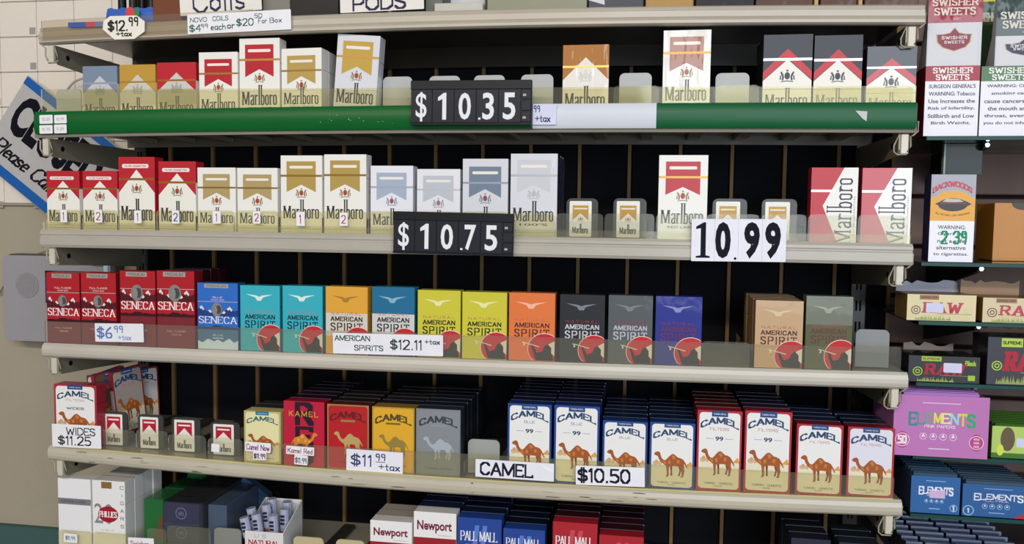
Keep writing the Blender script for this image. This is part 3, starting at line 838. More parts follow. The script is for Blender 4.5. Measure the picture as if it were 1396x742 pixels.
# ------------------------------------------------------------------ shelves
def shelf(row, label, lipcol, yd=None):
    root = empty('shelf', (0, 0, 0), label=label, cat='shelf', group='steel shelves of the pack display')
    Xa = at(ENDS[row][0], ENDY[row][0], 0)[0]; Xb = at(ENDS[row][1], ENDY[row][1], 0)[0]
    xs = list(np.linspace(Xa, Xb, 25)); h = LIPH[row]; z = LIPB[row]
    lm = M(lipcol, 'metal')
    if row == 'A':
        prof = lambda X: [(0.002, z(X)+.0045), (-.001, z(X)+.003), (0.0, z(X)), (.008, z(X)), (.008, z(X)+h-.003), (.003, z(X)+h-.001), (.002, z(X)+.03)]
    elif row == 'B':
        prof = lambda X: [(-.001, z(X)), (-.0035, z(X)+.004), (-.0035, z(X)+h*.55), (-.0015, z(X)+h*.62), (-.0015, z(X)+h*.66), (-.003, z(X)+h*.72), (-.003, z(X)+h*.86), (.001, z(X)+h), (.008, z(X)+h-.001), (.008, z(X))]
    elif row == 'top':
        prof = lambda X: [(.001, z(X)), (-.003, z(X)+.002), (-.003, z(X)+.0055), (-.0005, z(X)+.0075), (-.002, z(X)+h*.42), (-.002, z(X)+h*.72), (0, z(X)+h*.78), (-.001, z(X)+h*.92), (.002, z(X)+h), (.008, z(X)+h-.001), (.008, z(X))]
    else:
        prof = lambda X: [(.001, z(X)), (-.003, z(X)+.003), (-.0045, z(X)+h*.35), (-.0045, z(X)+h*.6), (-.003, z(X)+h*.85), (.001, z(X)+h), (.008, z(X)+h-.001), (.008, z(X))]
    b = MB(); b.sweep(xs, prof, lm); b.build('price_channel', root)
    # deck: a thin plate with a turned-down back edge and bars underneath
    dz = (lambda X: deck(row, X)) if row != 'top' else (lambda X: LIPB['top'](X)+h-.001)
    dm = M('8C8676' if row != 'A' else '7A7460', 'metal'); um = M('4A3E26', 'metal')
    b = MB(); b.sweep(xs, lambda X: [(.0085, dz(X)-.0015), (.0085, dz(X)-.0003), (YB-.014, dz(X)-.0003), (YB-.014, dz(X)-.0015)], um if row == 'top' else dm); b.build('deck', root)
    yb = YB-.014; bd_ = .034 if row == 'top' else .016
    b = MB(); b.sweep(xs, lambda X: [(yb-.003, dz(X)-bd_), (yb-.003, dz(X)-.0017), (yb, dz(X)-.0017), (yb, dz(X)-bd_)], M('2C2618' if row == 'top' else '6E6856', 'metal')); b.build('back_edge', root)
    if row in ('A', 'B', 'C', 'D'):
        n = 17; pr = None
        for i in range(n):
            X = Xa+.05+(Xb-Xa-.1)*i/(n-1)
            if pr is None:
                b = MB(); b.box(-.009, .012, -.008, .009, yb-.006, -.0002, M('B4AC90' if row == 'A' else '4A463A', 'metal'), .0005); o = b.build('underside_bar', root); pr = o  # pale colour on the green-edged shelf stands in for lit slots in its underside
            else:
                o = pr.copy(); COL.objects.link(o)
            o.location = (X, 0, dz(X)-.0019)
    # end brackets with a bent front flange
    for sgn, xe in ((1, Xa), (-1, Xb)):
        xx = xe+sgn*.018; zz = z(xe)
        b = MB(); t = .0018
        b.prismx([(.006, zz-.0005), (.006, zz-.020), (.012, zz-.027), (.10, zz-.032), (yb-.004, zz-.040), (yb-.004, zz-.0005)], xx-t/2, xx+t/2, M('8C8672', 'metal'))
        br = b.build('bracket', root)
        b = MB(); b.box(min(xx+sgn*-.0012, xx-sgn*.0105), .004, zz-.0255, max(xx-sgn*.0012, xx-sgn*.0105), .0105, zz-.0008, M('D2CBB8', 'metal'), .001); b.build('flange', br)
        b = MB()
        b.tube([(xe-sgn*.001, -.001, zz+.014), (xe-sgn*.0015, .001, zz+.002), (xe+sgn*.004, .002, zz-.003), (xx-sgn*.012, .003, zz-.004), (xx-sgn*.0125, .003, zz-.016), (xx-sgn*.009, .0035, zz-.023)], .0012, M('A8A290', 'metal'), 6)
        b.build('bent_edge', br, smooth=True)
        b = MB()
        b.tube([(xx+sgn*.002, .003, zz-.002), (xx+sgn*.007, .003, zz-.016), (xx+sgn*.007, .003, zz-.023), (xx+sgn*.003, .003, zz-.0262), (xx-sgn*.008, .003, zz-.0262)], .0010, M('A29C8A', 'metal'), 6)
        b.build('bent_edge', br, smooth=True)
        b = MB(); b.prismx([(.032+.004*math.cos(q*.785), zz-.014+.004*math.sin(q*.785)) for q in range(8)], xx-.0014, xx+.0014, M('0A0A0A', 'ink')); b.build('hole', br)
    return root, Xa, Xb, xs


def sheet(name, root, row, pa, pb, tops, y=0.004, t=.0012, col='F7F5E4', kind='clear', z0=None, r=0.0):
    """clear lip standing on the shelf front between pixel columns pa and pb; tops = [(px,py)...]"""
    fz = curve_fit(tops, y, 1) if len(tops) > 1 else (lambda X, v=at(tops[0][0], tops[0][1], y)[1]: v)
    a = at(pa, tops[0][1]+25, y)[0]; c = at(pb, tops[-1][1]+25, y)[0]
    lo = z0 or (lambda X: (deck(row, X)+.0002) if row != 'A' else LIPB['A'](X)+.022)
    n = max(2, int((c-a)/.05)+1)
    xs = list(np.linspace(a, c, n))
    up = [(x, fz(x)) for x in xs]
    if r > 0:
        z1 = fz((a+c)/2)
        up = [(a, z1-r), (a+r*.3, z1-r*.3), (a+r, z1), (c-r, z1), (c-r*.3, z1-r*.3), (c, z1-r)]
    pts = [(c, lo(c)), (a, lo(a))] if n < 3 else [(x, lo(x)) for x in reversed(xs)]
    pts = pts+up
    pts = pts[::-1]
    b = MB(); b.prism(pts, y-t/2, y+t/2, M(col, kind))
    return b.build(name, root)


sT = shelf('top', 'topmost grey shelf, handwritten price cards on its edge', 'B9B0A0')
sA = shelf('A', 'shelf with the green and white front strip', '8E897C')
sB = shelf('B', 'grey shelf with numbered packs and clear tabs along its front', 'B7B1A4')
sC = shelf('C', 'plain beige shelf carrying the multicoloured packs in the middle', 'C6C0B2')
sD = shelf('D', 'worn beige shelf with yellowed front, lowest shelf edge in view', 'C2BAA6')
# the lowest shelf shows only what stands on it, but it has to be there
b = MB(); b.box(.01, .0, ZE-.03, 1.17, YB-.014, ZE-.0006, M('B9B2A0', 'metal'), .002)
tag(b.build('shelf'), 'lowest shelf under the white, blue and red packs', 'shelf', 'steel shelves of the pack display')

# top shelf: clear ticket strip at the wall end
sheet('ticket_strip', sT[0], 'top', 57, 345, [(57, 29), (200, 20), (345, 13)], -.004, .001, 'F4F0E8', 'clear', z0=lambda X: LIPB['top'](X)+.004)
b = MB(); xq, zq = at(93, 37, -.0052); xr2, zr2 = at(117, 32, -.0052); xr3, _ = at(130, 32, -.0052); xr4, _ = at(142, 32, -.0052)
for a0, a1, c in ((xq, xr2, '4A5FA8'), (xr2, xr3, 'C8505A'), (xr3, xr4, '70809A')):
    b.box(a0, -.0055, zq-.0005, a1, -.005, zq+.0065, M(c, 'ink'))
b.build('printed_insert', sT[0])

# green and white strip
zA = LIPB['A']


def strip(pa, pb, col, name, lab):
    a = at(pa, 160, -.001)[0]; c = at(pb, 160, -.001)[0]
    b = MB(); b.sweep(list(np.linspace(a, c, 14)), lambda X: [(-.0012-.0034*max(0.0, math.sin(math.pi*q/13))**.7, zA(X)+.0048+.032*q/13) for q in range(14)]+[(.0015, zA(X)+.0368), (.001, zA(X)+.0048)], M(col, 'plastic'))
    o = b.build(name, sA[0], smooth=False); o['label'] = lab; return o


strip(48, 726, '0A6029', 'front_strip', 'long green plastic strip')
strip(726.3, 894.7, 'D4D9E2', 'front_strip', 'white plastic strip')
strip(895, 1249, '0A5C33', 'front_strip', 'shorter green plastic strip')
for i in range(14):
    rr = random.Random(i); px = rr.uniform(420, 540); py = 155+rr.uniform(0, 14)
    x, z = at(px, py, -.0047); b = MB(); s = rr.uniform(.0004, .0012)
    b.poly([(x, -.00465, z), (x+s*1.6, -.00465, z-s*.4), (x+s, -.00465, z+s)], M('B9D2B4', 'ink')); b.build('scuff', sA[0])

# clear fronts
sheet('clear_lip', sA[0], 'A', 57, 1248, [(75, 123), (500, 119), (900, 117), (1248, 119)], .004, col='F9F7E8')
for a, c, y in ((112, 161, 122), (215, 268, 122), (976, 1036, 117), (1110, 1175, 119), (1178, 1247, 120), (836, 900, 118)):
    sheet('clear_tab', sA[0], 'A', a, c-1.5, [((a+c)/2, y-1)], .0062, .0008, col='FBFAF0', r=.005)
BB = [63, 112, 161, 213, 268, 320, 381, 440, 501, 565, 629, 693, 757, 823, 893, 962, 1036, 1100, 1168, 1238]
for i in range(len(BB)-1):
    xm = (BB[i]+BB[i+1])/2
    ty = 285.5+xm*.0045 if xm < 700 else 291+(xm-757)*.005
    o = sheet('clear_tab', sB[0], 'B', BB[i]+1, BB[i+1]-1, [(xm, ty)], .0045, .0010, col='F9F7E9' if xm < 760 else 'F8F8F2', r=.005)
o = sheet('clear_rail', sB[0], 'B', 60, 1240, [(60, 304), (500, 307), (757, 313), (1240, 322)], .0012, .0018, col='FAF9F0')
# dividers between the files of packs
for row, edges, rt in (('B', BB[1:-1], sB[0]), ('C', [565.8, 628.3, 691.2, 759, 825, 890, 958, 1024, 1094.5, 1161], sC[0]), ('D', [385.3, 445, 505, 565.5, 632, 686, 752, 818, 882.6, 946.6, 1011, 1079, 1149], sD[0]), ('A', [834, 899, 974, 1035], sA[0])):
    for e in edges:
        x = at(e, {'A': 140, 'B': 310, 'C': 480, 'D': 640}[row], .01)[0]; z = deck(row, x)
        b = MB(); b.box(x-.0002, .0085, z+.0001, x+.0002, .19, z+.022, M('F8F7EE', 'clear')); b.build('divider', rt)
sheet('clear_lip', sC[0], 'C', 62, 1160, [(62, 436), (385, 450), (700, 461), (955, 467), (1160, 471)], .0042, col='FAF9F1')
sheet('clear_tab', sC[0], 'C', 956, 1022, [(990, 466)], .0060, .0009, col='F2F3EC', r=.005)
sheet('clear_tab', sC[0], 'C', 1162, 1228, [(1194, 472)], .0055, .0012, col='F2F2EC', r=.004)
for a, c, y in ((140, 186, 586), (186, 230, 587), (230, 282, 593), (284, 332, 598)):
    sheet('clear_tab', sD[0], 'D', a, c-1, [((a+c)/2, y)], .0055, .0010, col='FAF9F0', r=.006)
sheet('clear_lip', sD[0], 'D', 333, 1218, [(333, 602), (630, 617), (950, 640), (1218, 650)], .0045, col='FAF8EC')
b = MB(); b.sweep(list(np.linspace(sD[1]+.03, sD[2]-.01, 20)), lambda X: [(-.0005, deck('D', X)+.0006), (-.0005, deck('D', X)+.0022), (.0028, deck('D', X)+.0022), (.0028, deck('D', X)+.0006)], M('CFC48A', 'plastic')); b.build('yellowed_rail', sD[0])


for i in range(26):
    rr = random.Random(100+i); X = rr.uniform(sD[1]+.02, sD[2]-.3); zz = LIPB['D'](X)+rr.uniform(.002, .0195)
    b = MB(); l_ = rr.uniform(.003, .022); h_ = rr.uniform(.0004, .0011); f_ = (zz-LIPB['D'](X))/.0215
    yy = -.0047 if .33 < f_ < .62 else (-.0052+.0)
    b.prism([(X, zz), (X+l_, zz+rr.uniform(-.0003, .0003)), (X+l_*.7, zz+h_), (X+l_*.2, zz+h_*.8)], -.0047, -.0040 if .3 < f_ < .65 else -.0020, M(rr.choice(['6E6452', '8E8670', '574E40']), 'card')); b.build('paint_chip', sD[0])
# ------------------------------------------------------------------ packs
DR, DB, DK = (d_roof, d_ribbon, d_camel)
A_ = [
 (114, 161, 90, DR, K(top='7F8FA6', body='EDEAE2', roof='C9CBD2', band='A9B1C0', crest=('A8ACB6', '9EA2AC'), pill=False), 'slate blue pack with silver roof shape, first pack on the green-edged shelf', dict(side='DCE2EA', lid='7F8FA6')),
 (164, 213, 88, DR, K(top='C69A3A', body='EFEADA', roof='D3CFC4', band='B98E3C', crest=('B8B4A8', 'A8A498'), pill=False), 'gold pack with pale roof shape between the slate blue and the red pack', dict(side='E6D8A8', lid='C69A3A')),
 (215, 268, 85, DR, K(top='C41C2C', body='EFEBDE', roof='D2CFC8', band='A86A2C', crest=('B4B0A8', 'A4A098'), pill=False), 'plain red topped pack with silver roof shape on the green-edged shelf', dict(side='F0E6DC', lid='C41C2C')),
 (272, 325, 71, DB, K(rib='BE1E2E', sub=None, low=.16), 'shorter white pack with red notched ribbon on the green-edged shelf', dict()),
 (327, 382, 52, DB, K(rib='BE1E2E', tall=True, sub='SPECIAL SELECT', band='B08040'), 'tallest white pack with red notched ribbon on the green-edged shelf', dict(depth=.022)),
 (384, 440, 66, DB, K(rib='BFA058', sub='SPECIAL SELECT', low=.22), 'upright white pack with gold ribbon on the green-edged shelf', dict(behind=3, short='the upright gold-ribboned pack of the green-edged shelf', yaw=-3)),
 (453, 511, 47.5, DB, K(rib='C9A648', body='DFE0E6', tall=True, band='B08A48'), 'shiny tall gold-ribboned pack leaning over on the green-edged shelf', dict(wrap=True, roll=4.2, side='E6E8EE')),
 (766, 829, 61, DR, K(top='B5762F', body='F0EBE2', band='E3B868', crest=('E0DCD6', 'D8D4CE'), pill=False), 'bronze-topped pack with white peaked body, alone on the green-edged shelf', dict(side='A8763E', lid='A8702E', wrap=True)),
 (902, 967, 41, DB, K(rib='B07860', tall=True, sub='BLEND No 27', band='B98A48'), 'tall white pack with dull copper ribbon, alone on the green-edged shelf', dict(wrap=True)),
 (1038, 1105, 47, d_black, K(), 'tall black pack with red chevron, the one nearer the copper-ribboned pack', dict(side='1E2028', behind=2, short='the first tall black chevron pack')),
 (1107, 1173, 48, d_black, K(), 'tall black pack with red chevron, in the middle of the three black ones', dict(side='1E2028')),
 (1179, 1247, 63, d_black, K(), 'shorter crinkly black pack with red chevron at the glass shelf end', dict(side='1E2028', wrap=True)),
]
B_ = [
 (65, 109.5, 233, DR, K(), 'red and white pack numbered 1, first at the wall end of its shelf', {}),
 (114, 161, 233, DR, K(), 'red and white pack numbered 2, second from the wall end', {}),
 (163, 212, 214, DR, K(), 'tall red and white pack numbered 1, highest of the four red ones', dict(side='C41C2C')),
 (217, 268, 220, DR, K(), 'tall red and white pack numbered 2, a bit lower than its red neighbour', {}),
 (270, 322, 228.5, DB, K(rib='B79F6A'), 'short tan-ribboned white pack numbered 1, beside the red packs', {}),
 (324, 379, 229, DB, K(rib='B79F6A'), 'short tan-ribboned white pack numbered 2, beside the taller gold-ribboned ones', {}),
 (383, 439.5, 212, DB, K(rib='B89A50', tall=True), 'tall gold-ribboned white pack numbered 1, beside the short tan-ribboned ones', {}),
 (442, 499.5, 210.5, DB, K(rib='B89A50', tall=True), 'tall gold-ribboned white pack numbered 2, beside the pale blue-ribboned pack', {}),
 (505, 563, 226, DB, K(rib='A9B6CC', body='ECECF2', band='B4B8C4', crest=('B23A4E', '9A9AA8')), 'white pack with pale blue ribbon beside the tall gold-ribboned one', dict(wrap=False, side='E0E2EA')),
 (568, 627, 230.5, DB, K(rib='C3C9D4', body='ECECF0', band='C4C8D0', crest=('B06A78', 'A8A8B4')), 'glaring silver-white pack, lowest of the pale ones behind the black price board', dict(wrap=True, side='E2E4EA')),
 (630, 692, 216.5, DB, K(rib='76869A', body='DCDDE2', band='9AA2B0', crest=('A03A4A', '8A8A98')), 'pale pack with steel blue ribbon behind the black price board', dict(side='CED2DA')),
 (695, 759, 209.5, DB, K(rib='D2D4DA', body='DFE0E6', tall=True, band='AEB2BC', sub="100'S", crest=('C2C0C8', 'C2C0C8')), 'tall silvery crinkled pack with embossed crest past the black price board', dict(wrap=True, side='1C2C5A', behind=3, short='the tall silvery crinkled pack')),
 (896, 963, 211.5, DB, K(rib='C0202E', tall=True, sub='RED LABEL', band='C09040'), 'tall white pack with red ribbon, alone above the white price card', {}),
 (1103, 1167, 228.5, d_sideways, K(), 'red pack with sideways lettering nearer the white price card', dict(side='A01828')),
 (1172, 1240, 229, d_sideways, K(), 'red pack with sideways lettering at the glass shelf end, glare on it', dict(side='A01828', wrap=True)),
]
SP = lambda **k: ((), k)
C_ = [
 (65, 110, 372, d_seneca, K(), 'short dark red mountain-picture pack at the wall end', {}),
 (112, 159.5, 372, d_seneca, K(), 'short dark red mountain-picture pack, second from the wall end', {}),
 (165, 213, 369.5, d_seneca, K(tall=True), 'tall dark red mountain-picture pack behind the small price sticker', {}),
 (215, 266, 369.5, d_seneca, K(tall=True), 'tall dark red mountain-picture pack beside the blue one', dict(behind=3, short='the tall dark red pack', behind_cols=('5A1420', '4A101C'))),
 (270, 325, 386, d_seneca, K(c=('2E6EC8', '1C3F86', '46749C')), 'blue pack with mountain picture beside the turquoise packs', dict(side='2A5AA8')),
 (328, 382, 389.5, d_spirit, K(), 'turquoise pack with red disc, the one next to the blue mountain pack', dict(side='2A9AAC', lidfrac=.68)),
 (385.5, 440, 390, d_spirit, K(), 'turquoise pack with red disc, the one next to the amber-topped pack', dict(side='2A9AAC', lidfrac=.68)),
 (444, 502, 391, d_spirit, K(col='D9D2C6', top='E8AA3C', low='E8AA3C', txt='3A2A22', pale='B0802C'), 'amber-topped pack with white middle behind the wide price sticker', dict(side='E0A030', lidfrac=.64, yaw=-2)),
 (507, 565, 391.5, d_spirit, K(col='D6D4D0', top='1D6E98', low='2A6A86', txt='2E2A2C', pale='8AB8CC'), 'teal-topped pack with white middle behind the wide price sticker', dict(side='1D7E98', lidfrac=.64)),
 (569, 627.5, 396, d_spirit, K(col='D3CC3A', txt='2C2A1E', pale='F0EDB0'), 'yellow pack with red disc next to the teal-topped pack', dict(side='C8C030', lidfrac=.68)),
 (629.5, 690.5, 398.5, d_spirit, K(col='D3CC3A', txt='2C2A1E', pale='F0EDB0'), 'yellow pack with red disc next to the orange pack', dict(side='C8C030', lidfrac=.68)),
 (693, 756, 399.5, d_spirit, K(col='E87A3C', txt='4A2A2A', pale='F8C0A0'), 'orange pack with red disc', dict(side='D86A30', lidfrac=.68)),
 (762, 823.5, 402, d_spirit, K(col='23262C', txt='C9C9D0', pale='80848C', nat='A03838'), 'black pack with red disc', dict(side='202328', lidfrac=.68)),
 (828, 888.5, 403, d_spirit, K(col='565C60', txt='BDBDC6', pale='7E858A', nat='A83038'), 'dark grey pack with red disc', dict(side='44494C', lidfrac=.68)),
 (892, 955.5, 404.5, d_spirit, K(col='25308E', txt='6E2A4E', pale='8C92C8', nat='8E2A4A'), 'deep blue pack with red disc', dict(side='1E2878', lidfrac=.68)),
 (1027.5, 1093, 410, d_spirit, K(col='CBA880', txt='5A2A2E', pale='E0C8A8', nat='B05048'), 'tan pack with red disc next to the olive one', dict(side='A88860', lidfrac=.68, behind=4, short='the tan pack')),
 (1096, 1160, 404, d_spirit, K(col='5A5E3C', txt='6A3A30', pale='A0A48A', nat='B04434', top='747A6A'), 'olive green pack with red disc at the end of its row', dict(side='5A5E3C', lidfrac=.68)),
]
D_ = [
 (75, 133, 525, DK, K(bd='B03040', wides=True, flavor='FILTERS', fcol='C07068', name='2E4A68'), 'wide red-edged pack with camel picture above the handwritten card at the wall end', dict(wrap=False, side='A82A3A')),
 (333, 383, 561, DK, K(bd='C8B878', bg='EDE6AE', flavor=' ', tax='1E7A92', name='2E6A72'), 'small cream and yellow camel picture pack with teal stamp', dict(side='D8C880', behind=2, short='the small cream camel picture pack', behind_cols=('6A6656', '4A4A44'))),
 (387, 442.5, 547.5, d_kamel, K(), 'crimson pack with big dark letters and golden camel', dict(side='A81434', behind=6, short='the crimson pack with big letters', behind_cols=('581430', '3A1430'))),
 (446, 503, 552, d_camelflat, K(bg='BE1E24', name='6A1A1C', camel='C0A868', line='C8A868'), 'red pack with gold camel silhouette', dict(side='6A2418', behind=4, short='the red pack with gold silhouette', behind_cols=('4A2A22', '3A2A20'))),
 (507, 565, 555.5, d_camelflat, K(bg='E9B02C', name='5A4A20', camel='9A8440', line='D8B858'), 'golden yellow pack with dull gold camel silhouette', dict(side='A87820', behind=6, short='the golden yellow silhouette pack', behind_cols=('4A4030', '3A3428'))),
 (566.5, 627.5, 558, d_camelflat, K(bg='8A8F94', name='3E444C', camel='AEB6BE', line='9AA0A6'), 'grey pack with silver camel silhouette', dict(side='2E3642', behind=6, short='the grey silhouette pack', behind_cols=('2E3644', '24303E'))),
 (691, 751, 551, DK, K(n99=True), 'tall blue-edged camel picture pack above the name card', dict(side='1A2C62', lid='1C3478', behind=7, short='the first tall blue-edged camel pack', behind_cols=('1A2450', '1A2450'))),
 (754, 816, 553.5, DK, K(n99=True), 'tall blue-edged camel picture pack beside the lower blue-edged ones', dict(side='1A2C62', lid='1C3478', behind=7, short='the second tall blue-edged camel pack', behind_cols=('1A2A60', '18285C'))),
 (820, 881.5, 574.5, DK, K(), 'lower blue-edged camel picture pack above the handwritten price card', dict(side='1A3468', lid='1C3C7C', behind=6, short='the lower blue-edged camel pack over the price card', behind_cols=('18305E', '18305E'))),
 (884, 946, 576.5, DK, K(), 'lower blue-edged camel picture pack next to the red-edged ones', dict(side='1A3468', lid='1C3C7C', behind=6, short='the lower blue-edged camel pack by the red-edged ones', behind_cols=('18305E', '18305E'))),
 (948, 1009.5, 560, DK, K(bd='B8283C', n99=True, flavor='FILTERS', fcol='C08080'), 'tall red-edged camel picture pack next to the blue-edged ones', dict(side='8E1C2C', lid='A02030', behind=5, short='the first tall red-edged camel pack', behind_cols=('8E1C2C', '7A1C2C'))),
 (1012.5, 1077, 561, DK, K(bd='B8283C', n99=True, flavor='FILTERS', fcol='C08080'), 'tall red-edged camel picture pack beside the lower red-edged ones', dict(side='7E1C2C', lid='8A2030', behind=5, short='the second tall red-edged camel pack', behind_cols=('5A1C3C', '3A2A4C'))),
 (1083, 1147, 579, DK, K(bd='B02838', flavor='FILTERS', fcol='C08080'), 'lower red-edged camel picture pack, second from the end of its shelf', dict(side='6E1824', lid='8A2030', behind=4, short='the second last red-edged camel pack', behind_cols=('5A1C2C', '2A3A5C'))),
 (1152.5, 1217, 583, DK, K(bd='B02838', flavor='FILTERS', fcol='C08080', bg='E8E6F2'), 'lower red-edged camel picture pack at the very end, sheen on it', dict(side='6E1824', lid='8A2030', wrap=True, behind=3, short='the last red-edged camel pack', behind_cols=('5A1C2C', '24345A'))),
]
E_ = [
 (81, 125.5, 653, d_plainwhite, K(), 'plain white pack with grey band at the wall end of the lowest shelf', {}),
 (127.5, 172, 656, d_phillies, K(), 'white pack with red oval and large grey digits on the lowest shelf', dict(side='E4E2DE', behind=3, short='the white red-oval pack')),
 (504.5, 561.5, 711, d_newport, K(), 'lower white and red pack with purple lettering on the lowest shelf', dict(wrap=False, side='ECEAE6', behind=2, short='the lower white and red pack', behind_cols=('C8C2B8', 'B8B0A4'))),
 (563.5, 621.5, 699, d_newport, K(), 'higher white and red pack with purple lettering on the lowest shelf', dict(side='ECEAE6', behind=5, short='the higher white and red pack', behind_cols=('30406A', '24345E'))),
 (623, 683, 707, d_pall, K(), 'royal blue pack next to the white and red ones on the lowest shelf', dict(side='1A3478', lid='24479A', behind=8, short='the first royal blue pack', behind_cols=('16265A', '142450'))),
 (685, 742, 722, d_pall, K(y=.72), 'shorter royal blue pack next to the bright red one on the lowest shelf', dict(side='1A3478', lid='24479A', behind=8, short='the shorter royal blue pack', behind_cols=('122040', '101C38'))),
 (752, 813, 713, d_pall, K(bg='B3202E'), 'higher bright red pack on the lowest shelf', dict(side='8A1622', lid='B3202E', behind=8, short='the higher bright red pack', behind_cols=('5A1420', '4E1220'))),
 (815, 876, 731, d_pall, K(bg='B3202E'), 'lower bright red pack at the end of the lowest files', dict(side='7A1622', lid='A81E2C', behind=7, short='the lower bright red pack', behind_cols=('5E1420', '521220'))),
 (1075, 1129, 735, d_dark, K(), 'dark pack with glinting top on the lowest shelf, past an empty gap', dict(side='1C2032', wrap=True, behind=3, short='the dark glinting pack')),
 (1140, 1196, 741, d_dark, K(), 'dark pack nearest the glass shelf end of the lowest shelf', dict(side='1C2A34', wrap=True, behind=2, short='the last dark pack')),
]
INFO = {}
for row, lst, gp in (('A', A_, GA), ('B', B_, GB), ('C', C_, GC), ('D', D_, GD), ('E', E_, GE)):
    for (a, c, t, dsg, ar, lab, op) in lst:
        op = dict(op); op.setdefault('group', gp)
        if dsg is d_seneca and 'side' not in op:
            op['side'] = '8E1822'
        if dsg is DR and 'lid' not in op:
            op['lid'] = 'C41C2C'
        if dsg is d_black:
            op['lid'] = '23262E'
        INFO[(row, a)] = pack(row, a, c, t, dsg, ar, lab, **op)

# loose packs leaning behind the wide pack and its neighbours at the wall end
for i, (a, c, t, dy, roll, yaw, lab) in enumerate((
        (118, 166, 513, .075, 0, 0, 'red-edged camel picture pack standing behind the wide one'),
        (143, 176, 515, .044, -11, 66, 'dark red pack turned edgewise and leaning, behind the wide pack'),
        (160, 186, 512, .047, -6, 66, 'dark red pack turned edgewise, leaning less, behind the first card pusher'),
        (176, 196, 511, .085, -2, 60, 'red-edged pack turned aside at the back by the shelf upright'))):
    Xl, _ = at(a, 560, .01+dy); Xr, _ = at(c, 560, .01+dy); zt_ = at((a+c)/2, t, .01+dy)[1]
    z = deck('D', Xl); H = zt_-z-.001; Wd = .052 if i == 0 else .05; dp_ = .02 if i == 0 else .0095
    r = empty('cigarette_pack', (Xl, .012+dy, z+.006*(i > 0)+.0004), (0, math.radians(roll), math.radians(yaw)), lab, 'cigarette pack', 'loose packs at the wall end')
    b = MB(); b.box(0, 0, 0, Wd, dp_, H*.7-.0002, M('B8A8A0' if i else 'A82A3A', 'wrap'), .0006); b.build('carton', r)
    b = MB(); b.box(0, 0, H*.7+.0001, Wd, dp_, H, M('8A2030', 'wrap'), .0006); b.build('lid', r)
    ar = Art(wrap=True); d_camel(ar, Wd*1000, H*1000, bd='8A2430', flavor='FILTERS', fcol='C07068', bg=('F2F1EE', '6A5040', 'A89C94', 'CFC8C4')[i]); ar.build(r)


# ------------------------------------------------------------------ pushers (spring paddles) with or without a picture card
def pusher(row, a, c, t, lab, card=None, y=.030, grp='spring pushers of the empty files', col='A9A9A6', cpx=None):
    X_, _ = at((a+c)/2, t+30, y); z = deck(row, X_)
    d = np.array([X_, y, z])-np.array(CAM); ppy = 371-FOC*(d@UP)/(d@FW)
    Xa, _ = at(a, (t+ppy)/2, y); Xb, _ = at(c, (t+ppy)/2, y); Wd = Xb-Xa
    H = at((a+c)/2, t, y)[1]-z
    r = empty('pusher', (Xa, y, z+.0014), label=lab, cat='pusher', group=grp)
    rd = .007; pts = [(Wd, 0)]
    for cx, cz, a0 in ((Wd-rd, H-rd, 0), (rd, H-rd, 90)):
        for q in range(6):
            an = math.radians(a0+q*18); pts.append((cx+rd*math.cos(an), cz+rd*math.sin(an)))
    pts.append((0, 0))
    b = MB(); b.prism(pts, 0, .0022, M(col, 'haze' if card else 'plastic')); b.build('paddle', r)
    b = MB(); b.box(Wd*.3, .0024, 0, Wd*.7, .17-y*0, .006, M('3A3A36', 'plastic'), .0008); b.build('track', r)
    if card:
        ar = Art(base=.3); w0, w1 = (.10, .80)
        x0_, x1_ = w0*Wd*1000, w1*Wd*1000; h1 = H*1000*.93
        ar.rect('picture_card', 'F2F0E8', x0_, 0, x1_, h1, 0, r=1.6)
        cw = x1_-x0_
        if card == 'gold':
            ar.rect('picture_card', 'C79A3C', x0_+.14*cw, h1*.46, x1_-.14*cw, h1*.88, 1)
            ar.poly('picture_card', 'F2F0E8', [(x0_+.14*cw, h1*.46), (x0_+.5*cw, h1*.66), (x1_-.14*cw, h1*.46)], 2)
            ar.rect('picture_card', 'F0E8D8', x0_+.2*cw, h1*.77, x1_-.2*cw, h1*.81, 2)
            ar.crest('picture_card', x0_+.5*cw, h1*.5, .14*cw, 'B85A30', 'B89A5A')
        else:
            ar.rect('picture_card', 'C01F3A', x0_+.12*cw, h1*.42, x1_-.12*cw, h1*.92, 1)
            ar.poly('picture_card', 'F4F0EA', [(x0_+.12*cw, h1*.42), (x0_+.12*cw, h1*.48), (x0_+.5*cw, h1*.74), (x1_-.12*cw, h1*.48), (x1_-.12*cw, h1*.42)], 2)
            ar.rect('picture_card', 'F6ECEA', x0_+.2*cw, h1*.80, x1_-.2*cw, h1*.85, 2)
        ar.text('picture_card', '4A4A44', 'Marlboro', x0_+.14*cw, h1*.10, .72*cw, h1*.26, 3, .09, .04, glyphs=LOGO, gap=0)
        ar.build(r)
    return r


for a, c, t, lab in ((77, 111, 123, 'plain grey pusher at the wall end of the green-edged shelf'), (522, 562, 106, 'plain grey pusher beside the leaning shiny pack'), (585, 627, 105, 'plain grey pusher above the dollar sign of the black price board'),
                     (646, 688, 104, 'plain grey pusher above the middle of the black price board'), (710, 754, 103, 'plain grey pusher before the bronze-topped pack'), (844, 888, 101, 'plain grey pusher between the bronze and the copper pack'), (975, 1021, 101, 'plain grey pusher between the copper pack and the black packs')):
    pusher('A', a, c, t, lab, col='B9BBBA')
for a, c, t, lab in ((772, 815, 272, 'pusher with gold picture card beside the silvery pack'), (836, 881, 272, 'pusher with gold picture card beside the lone red-ribboned pack'), (971, 1018, 272.5, 'pusher with gold picture card above the white price card'), (1038, 1086, 273, 'pusher with gold picture card, nearest the sideways-lettered packs')):
    pusher('B', a, c, t, lab, 'gold', col='8A8A86')
